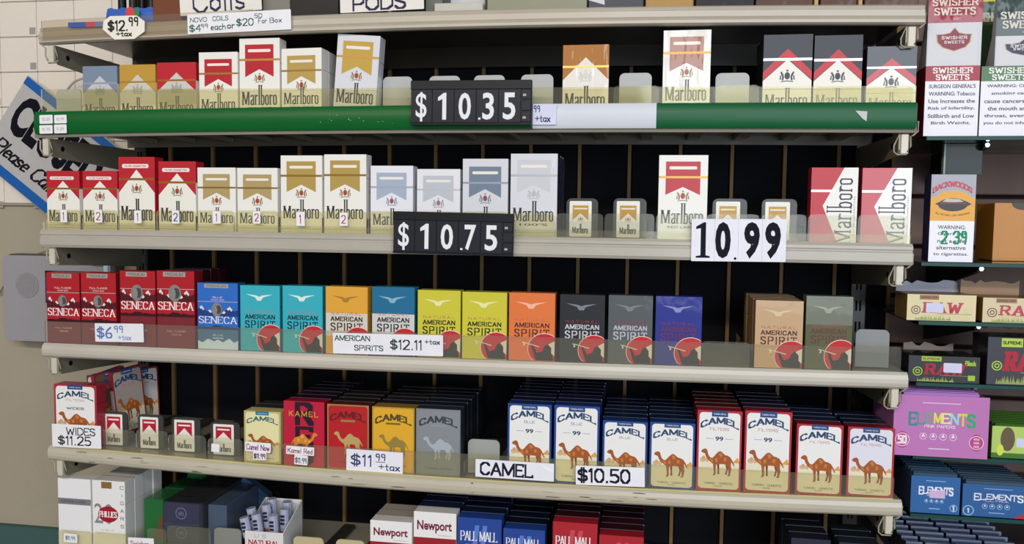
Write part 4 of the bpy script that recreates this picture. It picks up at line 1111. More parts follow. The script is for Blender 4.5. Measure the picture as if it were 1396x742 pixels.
pusher('C', 1166, 1212, 451, 'plain grey pusher at the end beyond the olive pack', col='8E9292')
for a, c, t, lab in ((140, 174, 563, 'pusher with red picture card next to the wide camel pack'), (188, 223, 567, 'pusher with red picture card, smudged, second of four'), (234, 273, 571, 'pusher with red picture card, third of four'), (287, 327, 577, 'pusher with red picture card nearest the small cream pack')):
    pusher('D', a, c, t, lab, 'red', col='6E706C')
pusher('D', 638, 681, 601, 'plain grey pusher above the name card of the camel packs', col='A8AAA6')
for a, c, t, lab in ((292, 329, 722, 'grey pusher beside the white cigar tray'), (400, 441, 734, 'yellowish pusher just past the white cigar tray'), (458, 497, 738, 'yellowish pusher before the white and red packs')):
    pusher('E', a, c, t, lab, col='8A8C84' if a < 300 else 'C4B890', y=.02)


# ------------------------------------------------------------------ cards, stickers and price boards
def card(pts, lab, draw, y=-.0058, col='F2F1F4', name='price_card', cat='price card', t=.0007, group=None, W=None):
    """flat card; pts = pixel corners bl, br, tr, tl on the plane y"""
    P = [at(px, py, y) for px, py in pts]
    ox, oz = P[0]
    ux, uz = P[1][0]-ox, P[1][1]-oz; Wd = math.hypot(ux, uz); ang = math.atan2(uz, ux)
    vx, vz = P[3][0]-ox, P[3][1]-oz; Hh = math.hypot(vx, vz)
    r = empty(name, (ox, y, oz), (0, -ang, 0), lab, cat, group)
    b = MB(); rd = .0012
    q = []
    for cx, cz, a0 in ((Wd-rd, Hh-rd, 0), (rd, Hh-rd, 90), (rd, rd, 180), (Wd-rd, rd, 270)):
        for k in range(4):
            an = math.radians(a0+k*30); q.append((cx+rd*math.cos(an), cz+rd*math.sin(an)))
    b.prism(q, 0, t, M(col, 'card')); b.build('card', r)
    a = Art(); draw(a, Wd*1000, Hh*1000)
    a.build(r)
    return r


INK = 'ink'


def hw(a, txt, x, y, w_, h_, col='22243A', th=.13, **k):
    a.text('handwriting', col, txt, x, y, w_, h_, 2, th, th, kind=INK, **k)


# octagonal card on the top shelf edge
def octa():
    y = -.0068
    pts = [(141, 29), (150, 22), (186, 21), (197, 29), (197, 43), (183, 53), (156, 54), (140, 40)]
    P = [at(a, c, y) for a, c in pts]; ox, oz = at(140, 54, y)
    r = empty('price_card', (ox, y, oz), label='octagonal cream price card on the topmost shelf edge', cat='price card')
    b = MB(); b.prism([(p[0]-ox, p[1]-oz) for p in P[::-1]], 0, .0008, M('F4EFE2', 'card')); b.build('card', r)
    Wd = (at(197, 40, y)[0]-ox)*1000; H = (at(160, 21, y)[1]-oz)*1000
    a = Art()
    hw(a, '$12.', .14*W0(Wd), .36*H, .46*Wd, .40*H, '2A2A28', .15)
    hw(a, '99', .63*Wd, .55*H, .22*Wd, .34*H, '2A2A28', .15)
    hw(a, '+tax', .33*Wd, .12*H, .36*Wd, .20*H, '2A2A28', .2)
    a.build(r)


W0 = lambda v: v
octa()
card([(256, 47), (397, 40), (398, 14), (257, 20)], 'long white card with green handwriting about prices for one or a box', lambda a, W, H: (
    hw(a, 'NOVO', .03*W, .60*H, .16*W, .22*H, '1E5A48', .12), hw(a, 'COiLS', .25*W, .62*H, .15*W, .22*H, '1E5A48', .12), hw(a, '$4', .02*W, .12*H, .11*W, .34*H, '1E5A48', .12), hw(a, '99', .13*W, .28*H, .07*W, .2*H, '1E5A48', .14),
    hw(a, 'each', .23*W, .16*H, .14*W, .3*H, '1E5A48', .12), hw(a, 'or', .39*W, .2*H, .07*W, .3*H, '1E5A48', .14), hw(a, '$20', .48*W, .30*H, .16*W, .34*H, '1E5A48', .12), hw(a, '50', .655*W, .66*H, .07*W, .2*H, '1E5A48', .14),
    hw(a, 'For', .69*W, .38*H, .08*W, .24*H, '1E5A48', .12), hw(a, 'Box', .80*W, .38*H, .11*W, .24*H, '1E5A48', .12)), y=-.0062)
card([(246, 22), (357, 13), (357, -14), (246, -8)], 'large white card with dark handwriting standing behind the clear strip of the top shelf', lambda a, W, H: hw(a, 'Coils', .17*W, .12*H, .62*W, .95*H, '3A3A5A', .09), y=.006, col='EFEAE0')
card([(464, 18), (578, 12), (578, -14), (464, -10)], 'white card lettered in thick dark ink, lower half seen, on the top shelf', lambda a, W, H: hw(a, 'PODS', .16*W, .10*H, .62*W, .62*H, '3A3650', .16), y=.006, col='EDE8E0')
card([(454, 482), (604, 486), (606, 460), (455, 454)], 'wide white sticker with dark green handwriting over the amber, teal and yellow packs', lambda a, W, H: (
    hw(a, 'AMERICAN', .02*W, .64*H, .32*W, .24*H, '1E4A3C', .15), hw(a, 'SPIRITS', .20*W, .18*H, .26*W, .24*H, '1E4A3C', .15), hw(a, '$12.11', .53*W, .28*H, .28*W, .44*H, '1C3A34', .12),
    hw(a, '+tax', .84*W, .56*H, .13*W, .22*H, '1C3A34', .16)), y=.0025, col='EFEEF4')
card([(130, 466), (196, 467), (197, 442), (131, 441)], 'small white sticker with blue handwriting over the dark red packs', lambda a, W, H: (
    hw(a, '$6', .05*W, .22*H, .30*W, .56*H, '5A7AB8', .12), hw(a, '99', .40*W, .52*H, .18*W, .34*H, '6A88C0', .14), hw(a, '+tax', .48*W, .12*H, .26*W, .26*H, '8094C8', .14)), y=.0025, col='EDEEF2')
card([(71.5, 609), (138, 612.5), (139, 583), (72, 578)], 'white card with black capitals and price at the wall end of the camel shelf', lambda a, W, H: (
    hw(a, 'WIDES', .30*W, .56*H, .58*W, .30*H, '22222C', .13), hw(a, '$11.25', .13*W, .12*H, .66*W, .36*H, '22222C', .13)), y=-.0055)
card([(472, 641), (549, 647), (551, 617), (473, 612)], 'white sticker with blue handwritten price between the red and yellow silhouette packs', lambda a, W, H: (
    hw(a, '$11', .09*W, .26*H, .36*W, .50*H, '3A4470', .12), hw(a, '99', .52*W, .56*H, .17*W, .30*H, '3A4470', .14), a.rect('handwriting', '3A4470', .52*W, .47*H, .69*W, .50*H, 2, kind=INK), hw(a, '+tax', .58*W, .13*H, .36*W, .30*H, '3A4470', .14)), y=.0028, col='EFEEF6')
card([(648, 650), (755, 657), (756, 631), (649, 626)], 'white card with one word in thick black capitals under the first tall blue-edged pack', lambda a, W, H: (
    hw(a, 'CAMEL', .07*W, .16*H, .66*W, .66*H, '201E34', .16), a.poly('fold', 'FBFAFC', [(.80*W, H), (W, .60*H), (W*.97, .52*H), (.90*W, .66*H)], 2)), y=-.0006, col='F0EFF6')
card([(785, 661), (879, 664.5), (880, 640), (786, 635)], 'white card with thick black price under the lower blue-edged packs', lambda a, W, H: hw(a, '$10.50', .04*W, .18*H, .74*W, .66*H, '201E30', .15), y=-.0006, col='F2F1F8')
card([(334, 615), (369, 618), (369, 606), (334, 602)], 'small handwritten sticker on the cream camel pack front', lambda a, W, H: hw(a, 'Camel Now', .06*W, .2*H, .88*W, .56*H, '8A3A78', .12), y=.0028, name='sticker', cat='sticker')
card([(345, 627), (363, 628), (363, 617), (345, 616)], 'tiny printed price sticker on the cream camel pack front', lambda a, W, H: hw(a, '$11.99', .08*W, .2*H, .84*W, .56*H, '6A3A4A', .16), y=.0024, name='sticker', cat='sticker')
card([(390, 619), (428, 622), (430, 612), (392, 608)], 'small handwritten sticker on the crimson pack front', lambda a, W, H: hw(a, "Kamel Red", .06*W, .2*H, .88*W, .56*H, '8A2A50', .12), y=.0028, name='sticker', cat='sticker')
card([(401, 633), (419, 635), (420, 621), (401, 620)], 'tiny printed price sticker on the crimson pack front', lambda a, W, H: hw(a, '$11.99', .08*W, .2*H, .84*W, .5*H, '7A7A88', .16), y=.0024, name='sticker', cat='sticker')
card([(288, 616), (299, 617), (299, 606), (288, 605)], 'small white price tag on the clear tab of the last red card pusher', lambda a, W, H: None, y=.0035, name='sticker', cat='sticker')
card([(726, 170), (758, 170), (758, 142), (726, 142)], 'pale card beside the black price board, partly covered by it', lambda a, W, H: (
    hw(a, '99', .04*W, .62*H, .26*W, .30*H, '343A7A', .12), hw(a, '+tax', .12*W, .14*H, .62*W, .32*H, '2A2C5A', .12)), y=-.0062, col='DCDDF2')
for i, (a, c, y0_, y1_, tx, lb) in enumerate(((54, 72, 157, 169, '10.35', 'top inner'), (74, 91, 157, 168.5, '10.99', 'top outer'), (54, 72, 171, 182.5, '10.75', 'bottom inner'), (74, 91, 170, 182, '11.25', 'bottom outer'))):
    card([(a, y1_), (c, y1_-.5), (c, y0_-.5), (a, y0_)], 'small white price sticker on the green strip, one of four, %s corner' % lb.replace('inner', 'wall-side').replace('outer', 'pack-side'), lambda A2, W, H: hw(A2, tx, .2*W, .35*H, .6*W, .3*H, 'A8A49C', .12), y=-.0056, name='sticker', cat='sticker', t=.0003, group='price stickers on the green strip')
x, z = at(1166, 151, -.0052); b = MB(); b.prism([(x, z), (x+.014, z-.001), (x+.0135, z-.013), (x+.009, z-.010)][::-1], -.0056, -.0049, M('C9D0CC', 'card')); tag(b.build('torn_sticker'), 'torn remnant of a white sticker on the green strip', 'sticker')
# numbered stickers on the tabs
for n, (a, c, t, bt, tx) in enumerate(((82.5, 91.5, 286, 303.5, '1'), (129, 139.5, 286, 303.5, '2'), (183, 193, 287, 304.5, '1'), (234.5, 244.5, 287, 305, '2'), (290, 301, 288, 305, '1'), (345, 355, 288, 305, '2'), (404, 415.5, 289, 308.5, '1'), (463, 474, 290, 308, '2'))):
    nm = ('first short red', 'second short red', 'tallest red', 'fourth red', 'first tan-ribboned', 'second tan-ribboned', 'first tall gold-ribboned', 'second tall gold-ribboned')[n]
    card([(a, bt), (c, bt), (c, t), (a, t)], 'tiny sticker numbered %s before the %s pack' % (tx, nm), lambda A2, W, H: hw(A2, tx, (.42 if tx == '1' else .26)*W, .2*H, (.12 if tx == '1' else .48)*W, .58*H, 'A82838' if n != 3 else '3A3A5A', .10), y=.0028, name='sticker', cat='sticker', t=.0003, group='numbered stickers')


def board(pts, digits, lab, y=-.0155):
    P = [at(px, py, y) for px, py in pts]; ox, oz = P[0]
    Wd = P[1][0]-ox; Hh = P[3][1]-oz; ang = math.atan2(P[1][1]-oz, Wd)
    r = empty('price_board', (ox, y, oz), (0, -ang, 0), lab, 'price board')
    dk = M('1C1E24', 'plastic'); dk2 = M('262830', 'plastic')
    b = MB(); b.box(0, .0012, 0, Wd, .0078, Hh, dk, .0008); b.box(0, -.0006, Hh*.80, Wd, .0012, Hh, dk, .0005); b.box(0, -.0006, 0, Wd, .0012, Hh*.05, dk, .0004); b.build('frame', r)
    cw = Wd*.915/5
    for i, ch in enumerate(digits):
        b = MB(); b.box(.0005, -.0001, Hh*.055, cw-.0005, .0011, Hh*.795, dk2, .0003)
        o = b.build('digit_card', r); o.location = (i*cw, 0, 0)
        a = Art(base=.14)
        W, H = cw*1000, Hh*1000
        if ch[0] == '.':
            a.rect('numeral', 'EDEEF0', .10*W, .12*H, .20*W, .165*H, 1, kind=INK)
            a.sans('numeral', 'EDEEF0', ch[1], .28*W, .12*H, .52*W, .60*H, 1, .02, kind=INK)
        elif ch == '1':
            a.poly('numeral', 'EDEEF0', [(.46*W, .12*H), (.64*W, .12*H), (.64*W, .72*H), (.52*W, .72*H), (.26*W, .62*H), (.26*W, .54*H), (.46*W, .58*H)], 1, kind=INK)
        elif ch == '$':
            a.sans('numeral', 'EDEEF0', ch, .24*W, .08*H, .50*W, .66*H, 1, .008, kind=INK)
        else:
            a.sans('numeral', 'EDEEF0', ch, .20*W, .12*H, .56*W, .60*H, 1, .02, kind=INK)
        a.build(o)
    x0_ = cw*5+.0006
    for q in range(3):
        b = MB(); b.box(x0_, -.0002, Hh*(.08+.25*q), Wd-.0008, .0011, Hh*(.29+.25*q), dk2, .0003)
        if q != 1:
            b.box(x0_+.002, -.0005, Hh*(.14+.25*q), x0_+.006, -.0002, Hh*(.19+.25*q), M('B8B4A4', 'ink'))
        b.build('end_card', r)
    return r


board([(559.5, 170.5), (724, 170.5), (724, 110), (559.5, 110)], ['$', '1', '0', '.3', '5'], 'black price board with white numerals on the green strip')
board([(535.5, 345), (699, 350), (699, 291.5), (536.5, 288)], ['$', '1', '0', '.7', '5'], 'black price board with white numerals on the grey shelf below')


def white99(a, W, H):
    cw = W/4
    for i in range(1, 4):
        a.rect('card_joint', 'C9CAD8', i*cw*1.0-.2, 0, i*cw*1.0+.2, H, 1, kind=INK)
    dg = '1A1A26'
    a.poly('numeral', dg, [(.05*W, .08*H), (.20*W, .08*H), (.20*W, .12*H), (.155*W, .14*H), (.155*W, .92*H), (.13*W, .92*H), (.05*W, .82*H), (.05*W, .76*H), (.10*W, .78*H), (.10*W, .14*H), (.05*W, .12*H)], 2, kind=INK)
    for x0_, t in ((.255, '0'), (.56, '9'), (.78, '9')):
        a.sans('numeral', dg, t, x0_*W, .07*H, .165*W, .86*H, 2, .045, kind=INK)
    a.ell('numeral', dg, .47*W, .07*H, .014*W, .032*H, 2, kind=INK)


card([(942, 356), (1071, 357.5), (1072, 300), (943, 298.5)], 'large white price card with big black numerals on the grey shelf', white99, y=-.0065, col='F0F0FA', t=.0012)


# ------------------------------------------------------------------ wall things on the wall side
def ondraw(pts, y, ox, oz):
    return [(at(a, c, y)[0]-ox, at(a, c, y)[1]-oz) for a, c in pts]


# tilted closing sign
yS = YW-.030
ox, oz = at(-12, 222, yS)
ang = math.radians(-36.5)
P38 = at(38, 103, yS)
r = empty('closing_sign', (P38[0], yS, P38[1]), (0, -ang, 0), 'tilted white and blue closing sign on the tiles, half behind the shelves', 'sign')
Hs = 0.188; Ws = 0.34
b = MB(); b.box(0, 0, -Hs, Ws, .003, 0, M('BEBCBA', 'card'), .0006); b.build('board', r)
a = Art()
for part, y0_, y1_ in (('blue_band', -17, -1), ('blue_band', -Hs*1000+1, -Hs*1000+19)):
    a.rect(part, '1560B0', 0, y0_, Ws*1000, y1_, 1)
a.sans('lettering', '10101C', 'CLOSED', 16, -108, 208, 82, 2, .05, kind=INK, slant=.0)
a.text('lettering', '16161E', 'Please Call', 14, -152, 140, 27, 2, .14, .12, slant=.35, kind=INK, gap=.1)
a.text('lettering', '16161E', 'TM', 226, -34, 9, 5, 2, .16, .16, kind=INK)
a.build(r)

# grey intercom box with round grille
yI = YW-.040
xa, za = at(7, 464, yI); xb, zb_ = at(150, 351, yI)
r = empty('intercom', (xa, yI, za), label='pale grey wall unit with round speaker grille behind the shelf end', cat='intercom')
Wd, H = xb-xa, zb_-za; rd = .012; q = []
for cx, cz, a0 in ((Wd-rd, H-rd, 0), (rd, H-rd, 90), (rd, rd, 180), (Wd-rd, rd, 270)):
    for k in range(6):
        an = math.radians(a0+k*18); q.append((cx+rd*math.cos(an), cz+rd*math.sin(an)))
b = MB(); b.prism(q, 0, .039, M('A3A0A4', 'plastic')); b.build('body', r)
q2 = [(Wd/2+(x_-Wd/2)*1.025, H/2+(z_-H/2)*1.03) for x_, z_ in q]
b = MB(); b.prism(q2, .012, .034, M('55524E', 'plastic')); b.build('rear_rim', r)
cx, cz = at(37, 389, yI); cx -= xa; cz -= za
b = MB(); rad = .024
b.prism([(cx+rad*math.cos(t*.262), cz+rad*math.sin(t*.262)) for t in range(24)], -.0012, .0002, M('9A979A', 'plastic')); g_ = b.build('speaker_grille', r)
b = MB()
for i in range(-6, 7):
    for j in range(-6, 7):
        if (i*i+j*j) < 40:
            b.box(cx+i*.0034-.0007, -.0014, cz+j*.0034-.0007, cx+i*.0034+.0007, -.00122, cz+j*.0034+.0007, M('7E7B7E', 'ink'))
o = b.build('hole_pattern', g_); o['kind'] = 'stuff'
b = MB()
x0_, z1_ = at(62, 369, yI); x1_, z0_ = at(126, 379, yI); x2_, z3_ = at(66, 413, yI)
b.box(x0_-xa, -.0016, z0_-za, x1_-xa, .0001, z1_-za, M('15161E', 'plastic')); b.box(x0_-xa, -.0016, z3_-za, x2_-xa, .0001, z0_-za, M('1E2A6A', 'plastic')); b.build('display_window', r)
x0_, z1_ = at(142, 362, yI); x1_, z0_ = at(148, 382, yI)
b = MB(); b.box(x0_-xa, -.002, z0_-za, x1_-xa, .0001, z1_-za, M('BFE4F4', 'plastic')); b.build('light_strip', r)
xk, zk = at(155, 377, YW-.012)
b = MB(); b.prism([(xk+.009*math.cos(t*.524), zk+.009*math.sin(t*.524)) for t in range(12)], YW-.024, YW-.0005, M('8E8A80', 'metal')); b.prism([(xk+.004*math.cos(t*.524), zk+.004*math.sin(t*.524)) for t in range(12)], YW-.028, YW-.024, M('5E5A52', 'metal'))
tag(b.build('lock'), 'round metal lock knob on the wall beside the grey unit', 'lock')


def cable(pts, r_, col, lab):
    P = []
    C3 = [Vector((*at(a, c, y)[:1], y, at(a, c, y)[1])) for a, c, y in pts]
    for i in range(len(C3)-1):
        p0 = C3[max(i-1, 0)]; p1 = C3[i]; p2 = C3[i+1]; p3 = C3[min(i+2, len(C3)-1)]
        for k in range(6):
            t = k/6
            P.append(.5*((2*p1)+(p2-p0)*t+(2*p0-5*p1+4*p2-p3)*t*t+(3*p1-p0-3*p2+p3)*t**3))
    P.append(C3[-1])
    b = MB(); b.tube(P, r_, M(col, 'plastic'), 7); tag(b.build('cable', smooth=True), lab, 'cable')


cable([(90, 128, YW-.008), (93, 121, YW-.02), (101, 112, YW-.024), (113, 107, YW-.024), (124, 106, YW-.01)], .0022, 'B8B2A8', 'thick grey cable looping over the tiles behind the green-edged shelf')
cable([(-20, 398, YW-.004), (-4, 402, YW-.006), (4, 392, YW-.012), (9, 384, YW-.012)], .0016, '8A867C', 'grey cable entering the side of the wall unit')
cable([(112, 357, YW-.045), (130, 361, YW-.048), (146, 358, YW-.045), (160, 352, YW-.03), (168, 356, YW-.006)], .0012, 'A8A498', 'thin loose wire hanging above the grey wall unit')
cable([(44, 350, YW-.003), (56, 344, YW-.004), (75, 340, YW-.004), (92, 338, YW-.003)], .0008, '9A927E', 'hair-thin wire running over the wall above the grey unit')


# ------------------------------------------------------------------ goods on the top shelf
def zT(X):
    return LIPB['top'](X)+LIPH['top']-.001


def goods(name, lab, cat, pa, pb, h, y, dpt, col, extra=None, kind='print', grp=None, bev=.001):
    Xa = at(pa, 15, y)[0]; Xb = at(pb, 15, y)[0]; z = zT((Xa+Xb)/2)+.0012
    r = empty(name, (Xa, y, z), label=lab, cat=cat, group=grp); Wd = Xb-Xa
    b = MB(); b.box(0, 0, 0, Wd, dpt, h, M(col, kind), bev); b.build('box', r)
    if extra:
        a = Art(base=.1); extra(a, Wd*1000, h*1000); a.build(r)
    return r


xa_, za_ = at(139, 26, .01); xb_, zb2 = at(208, 8, .01)
r = empty('tobacco_pouch', (xa_, .012, zT(xa_)+.001), label='shiny blue foil pouch with red and green spots above the octagonal card', cat='pouch')
Wd = xb_-xa_; Hh = zb2-zT(xa_)
b = MB()
n = 14; prof = [(-.008, .0), (-.012, .3), (-.009, .7), (-.003, 1.0), (.003, 1.0), (.012, .6), (.012, .2), (.008, 0)]
b.sweep(list(np.linspace(0, Wd, n)), lambda X: [(a_*.9*(1-.5*abs(2*X/Wd-1)**3)+.012, c_*Hh*(1+.05*math.sin(X*300))) for a_, c_ in prof], M('3A66C0', 'wrap')); b.build('pouch', r)
a = Art(base=1.2, wrap=True); Wm, Hm = Wd*1000, Hh*1000
a.ell('spot', 'E0404A', .55*Wm, .65*Hm, .09*Wm, .3*Hm, 1); a.ell('spot', '2A8A3E', .68*Wm, .62*Hm, .05*Wm, .28*Hm, 1); a.build(r)
for i, (pa, pb, c) in enumerate(((156, 166, '141824'), (171, 181, '2A2418'), (185, 192, '101014'), (196, 207, '1A1410'))):
    Xa = at(pa, 10, .05)[0]; Xb = at(pb, 10, .05)[0]; rr_ = (Xb-Xa)/2; Xm = (Xa+Xb)/2; z = zT(Xm)+.0006
    b = MB(); b.tube([(Xm, .06, z+.0004), (Xm, .06, z+.07), (Xm, .06, z+.078)], rr_, M(c, 'plastic'), 14); r = empty('juice_bottle', (0, 0, 0), label='%s dark slim bottle behind the blue foil pouch' % ('first', 'second', 'third', 'fourth')[i], cat='bottle', group='slim dark bottles on the top shelf')
    b.build('bottle', r, smooth=False)
    b = MB(); b.tube([(Xm, .06, z+.0785), (Xm, .06, z+.098)], rr_*.6, M('26262A', 'plastic'), 12); b.build('cap', r)
goods('carton_box', 'reddish brown carton standing between the pouch and the large card', 'box', 208, 247, .034, .014, .06, '7A4A34', kind='card')
goods('carton_box', 'grey carton between the two large handwritten cards', 'box', 358, 395, .05, .02, .06, '8A867C', kind='card')
goods('carton_box', 'black carton beside the card lettered in thick ink', 'box', 396, 462, .05, .02, .08, '1C1A1A')
goods('carton_box', 'grey carton end just past the card lettered in thick ink', 'box', 580, 603, .05, .022, .05, '77766E', kind='card')
goods('carton_box', 'low white slip carton under the upper white one', 'box', 592, 658, .012, .010, .06, 'C9C6BC', kind='card')
goods('carton_box', 'white carton resting behind the low white one', 'box', 604, 661, .05, .0735, .05, 'DCDAD6', kind='card')
goods('display_case', 'dull green-grey plastic case with a bright glare', 'case', 664, 800, .05, .014, .12, '8E9078', kind='plastic')
goods('carton_box', 'slate grey carton between the plastic case and the tan carton', 'box', 802, 877, .05, .014, .08, '4A4C52', lambda a, W, H: a.poly('paper_slip', 'D9D6D8', [(.0*W, .25*H), (.30*W, .12*H), (.28*W, .40*H), (.02*W, .5*H)], 1))
goods('carton_box', 'tan carton near the middle of the top shelf', 'box', 880, 945, .05, .014, .08, 'B8945E', kind='card')
goods('carton_box', 'long black carton beside the tan one', 'box', 948, 1028, .05, .014, .08, '17161A')
for pa, pb, lab in ((1030, 1108, 'brown glossy carton, first of three in the divided rack'), (1118, 1168, 'brown glossy carton, middle of three in the divided rack'), (1178, 1252, 'brown glossy carton, last of three in the divided rack')):
    goods('cigar_box', lab, 'box', pa, pb, .05, .014, .08, '5A3A2A', lambda a, W, H: a.poly('emblem', '9A8A80', [(.35*W, .2*H), (.7*W, .2*H), (.62*W, .32*H), (.4*W, .3*H)], 1), 'print', 'brown cartons in the divided rack')
for pa, lab in ((1110, 'tan wooden divider, the inner one of two on the top shelf'), (1170, 'tan wooden divider, the outer one of two on the top shelf')):
    X = at(pa, 5, .012)[0]; z = zT(X)+.0012
    b = MB(); b.box(X, .010, z, X+.0045, .10, z+.06, M('C4A070', 'wood'), .0004); tag(b.build('rack_divider'), lab, 'divider', 'wooden dividers on the top shelf')

# ------------------------------------------------------------------ odd goods on the lowest shelf
# price cards and tabs
for i, (a, c, t) in enumerate(((80, 126, 722), (127, 180, 725), (200, 228, 720), (228, 288, 716))):
    X0_, z1_ = at(a, t, .004); X1_, _ = at(c-1, t, .004)
    b = MB(); b.prism([(X0_, ZE), (X1_, ZE), (X1_, z1_-.004), (X1_-.004, z1_), (X0_+.004, z1_), (X0_, z1_-.004)], .0035, .0045, M('FAF8EA', 'clear'))
    tag(b.build('clear_tab_stand'), ('clear yellowish tab before the plain white pack', 'clear yellowish tab before the red-oval pack', 'clear tab before the green bundle', 'clear tab before the dark wrapped bundle')[i], 'clear tab', 'clear tabs of the lowest shelf')
card([(87, 739), (105, 741), (105, 729), (87, 727)], 'small white price sticker under the plain white pack', lambda a, W, H: hw(a, '$11.99', .15*W, .3*H, .7*W, .4*H, '6A7A8A', .14), y=.0022, name='sticker', cat='sticker')
card([(175, 748), (210, 750), (210, 737), (176, 733)], 'white card with faint red print beside the red-oval pack', lambda a, W, H: hw(a, 'Swisher', .1*W, .3*H, .7*W, .4*H, 'B06A6A', .14), y=.0015, name='sticker', cat='sticker')
# wrapped dark bundle of small boxes (2 high, several deep)
n_ = 0
wrap_x0 = at(225, 700, .02)[0]; wrap_x1 = at(273, 700, .02)[0]
ztop = at(250, 686, .02)[1]; hh = (ztop-ZE-.001)/3
for lv in range(3):
    for dp in range(4):
        y0_ = .016+dp*.036
        r = empty('small_box', (wrap_x0+.0012*dp, y0_, ZE+.0004+lv*(hh+.0003)), label='dark blue small box, %s layer, %s from the front of the wrapped bundle' % (('bottom', 'middle', 'top')[lv], ('first', 'second', 'third', 'fourth')[dp]), cat='small box', group='dark small boxes in the wrapped bundle')
        b = MB(); b.box(0, 0, 0, wrap_x1-wrap_x0, .035, hh, M('2C2C4E' if lv == 2 else '33405A', 'print'), .0008); b.build('box', r)
        if dp == 0:
            a = Art(base=.08); W, H = (wrap_x1-wrap_x0)*1000, hh*1000
            a.ring('emblem', '7A7C96', .5*W, .5*H, .13*W, .16*W, 1); a.crest('emblem', .5*W, .5*H, .09*W, '7A7C96', '7A7C96'); a.build(r)
b = MB(); b.box(wrap_x0-.001, .0145, ZE+.0003, wrap_x1+.006, .165, ztop+.002, M('E8ECF4', 'film'), .002)
tag(b.build('plastic_wrap'), 'clear crinkled wrap around the bundle of dark small boxes', 'wrap')
gx0 = at(196, 700, .03)[0]; gx1 = at(223, 700, .03)[0]; gz = at(210, 682, .03)[1]
for k, (yy, c, lb) in enumerate(((.03, '1F6A34', 'dark green small box at the front beside the wrapped bundle'), (.085, '184E2A', 'dark green small box at the back beside the wrapped bundle'))):
    r = empty('small_box', (gx0, yy, ZE+.0005), label=lb, cat='small box')
    b = MB(); b.box(0, 0, 0, gx1-gx0, .05, gz-ZE, M(c, 'wrap'), .0008); b.build('box', r)
    a = Art(base=.08); W, H = (gx1-gx0)*1000, (gz-ZE)*1000
    a.poly('emblem', '6A4A34', [(.5*W, .25*H), (W, .3*H), (W, .75*H), (.8*W, .7*H)], 1); a.build(r)
# bright green flap and slanting blue sleeve
x0_, z0_ = at(222, 676, .10); x1_, z1_ = at(268, 671, .10); x2_, z2_ = at(224, 657, .10)
b = MB(); b.prism([(x0_, z0_), (x1_, z1_), (x2_+.004, z2_)], .165, .168, M('2E8A46', 'wrap')); o = tag(b.build('foil_pouch'), 'bright green foil pouch tip standing at the back of the wrapped bundle', 'pouch')
bx0, bz0 = at(300, 706, .06)
r = empty('sleeve_box', (at(288, 700, .04)[0], .03, ZE+.0005), label='grey-blue box of tall sleeves leaning behind the cigar tray', cat='box')
wz = at(310, 672, .06)[1]-ZE
b = MB(); b.box(0, 0, 0, .030, .10, wz*.9, M('4A5A70', 'wrap'), .001); b.build('box', r)
b = MB()
for k in range(3):
    b.box(-.0004, .005+k*.032, wz*.12, -.0001, .030+k*.032, wz*.45, M('8E98A4', 'print')); b.box(-.0004, .005+k*.032, wz*.5, -.0001, .030+k*.032, wz*.82, M('8E98A4', 'print'))
b.build('side_print', r)
xs0, zs0 = at(318, 660, .10); xs1, zs1 = at(352, 686, .10)
b = MB(); b.prism([(xs0-.012, ZE+.001), (xs1, ZE+.001), (xs1, zs1), (xs0, zs0), (xs0-.012, zs0-.012)], .135, .150, M('3E5A7E', 'wrap'))
tag(b.build('foil_pouch'), 'steel blue shiny pouch with slanting top behind the cigar tray', 'pouch')
b = MB(); x_, z_ = at(340, 652, .19)
pts = [(x_-.03, ZE+.001), (x_+.05, ZE+.001), (x_+.055, z_-.02), (x_+.03, z_+.002), (x_+.005, z_-.008), (x_-.028, z_+.004)]
b.prism(pts, .172, .188, M('14161C', 'wrap')); tag(b.build('foil_pouch'), 'black crumpled glossy pouch at the back, above the cigar tray', 'pouch')
# white tray with wrapped cigars
tx0, _ = at(334, 720, .012); tx1, _ = at(386, 720, .012); tz = at(360, 726, .012)[1]; tzb = at(380, 681, .075)[1]
r = empty('cigar_tray', (tx0, .012, ZE+.0005), label='white open card tray holding clear-wrapped cigars', cat='tray')
W = tx1-tx0; hf = tz-ZE; hb = tzb-ZE; D = .066; cm = M('E2DFDE', 'card')
b = MB(); b.box(0, 0, 0, W, .0012, hf, cm); b.build('front_panel', r)
a = Art(base=.1); a.text('front_panel_print', '8A90A0', 'U S', .25*W*1000, hf*1000-9, .3*W*1000, 5, 1, .1, .1, kind=INK); a.text('front_panel_print', 'B8304A', 'NATURAL', .1*W*1000, hf*1000-20, .8*W*1000, 7, 1, .2, .14, kind=INK); a.build(r)
b = MB(); b.box(0, D, 0, W, D+.0012, hb, cm); b.build('back_panel', r)
for xx in (0, W-.0012):
    b = MB(); b.prismx([(.0013, 0), (D, 0), (D, hb), (.0013, hf)], xx, xx+.0012, cm); b.build('side_panel', r)
b = MB(); b.box(.0013, .0013, 0, W-.0013, D-.0003, .001, cm); b.build('bottom', r)
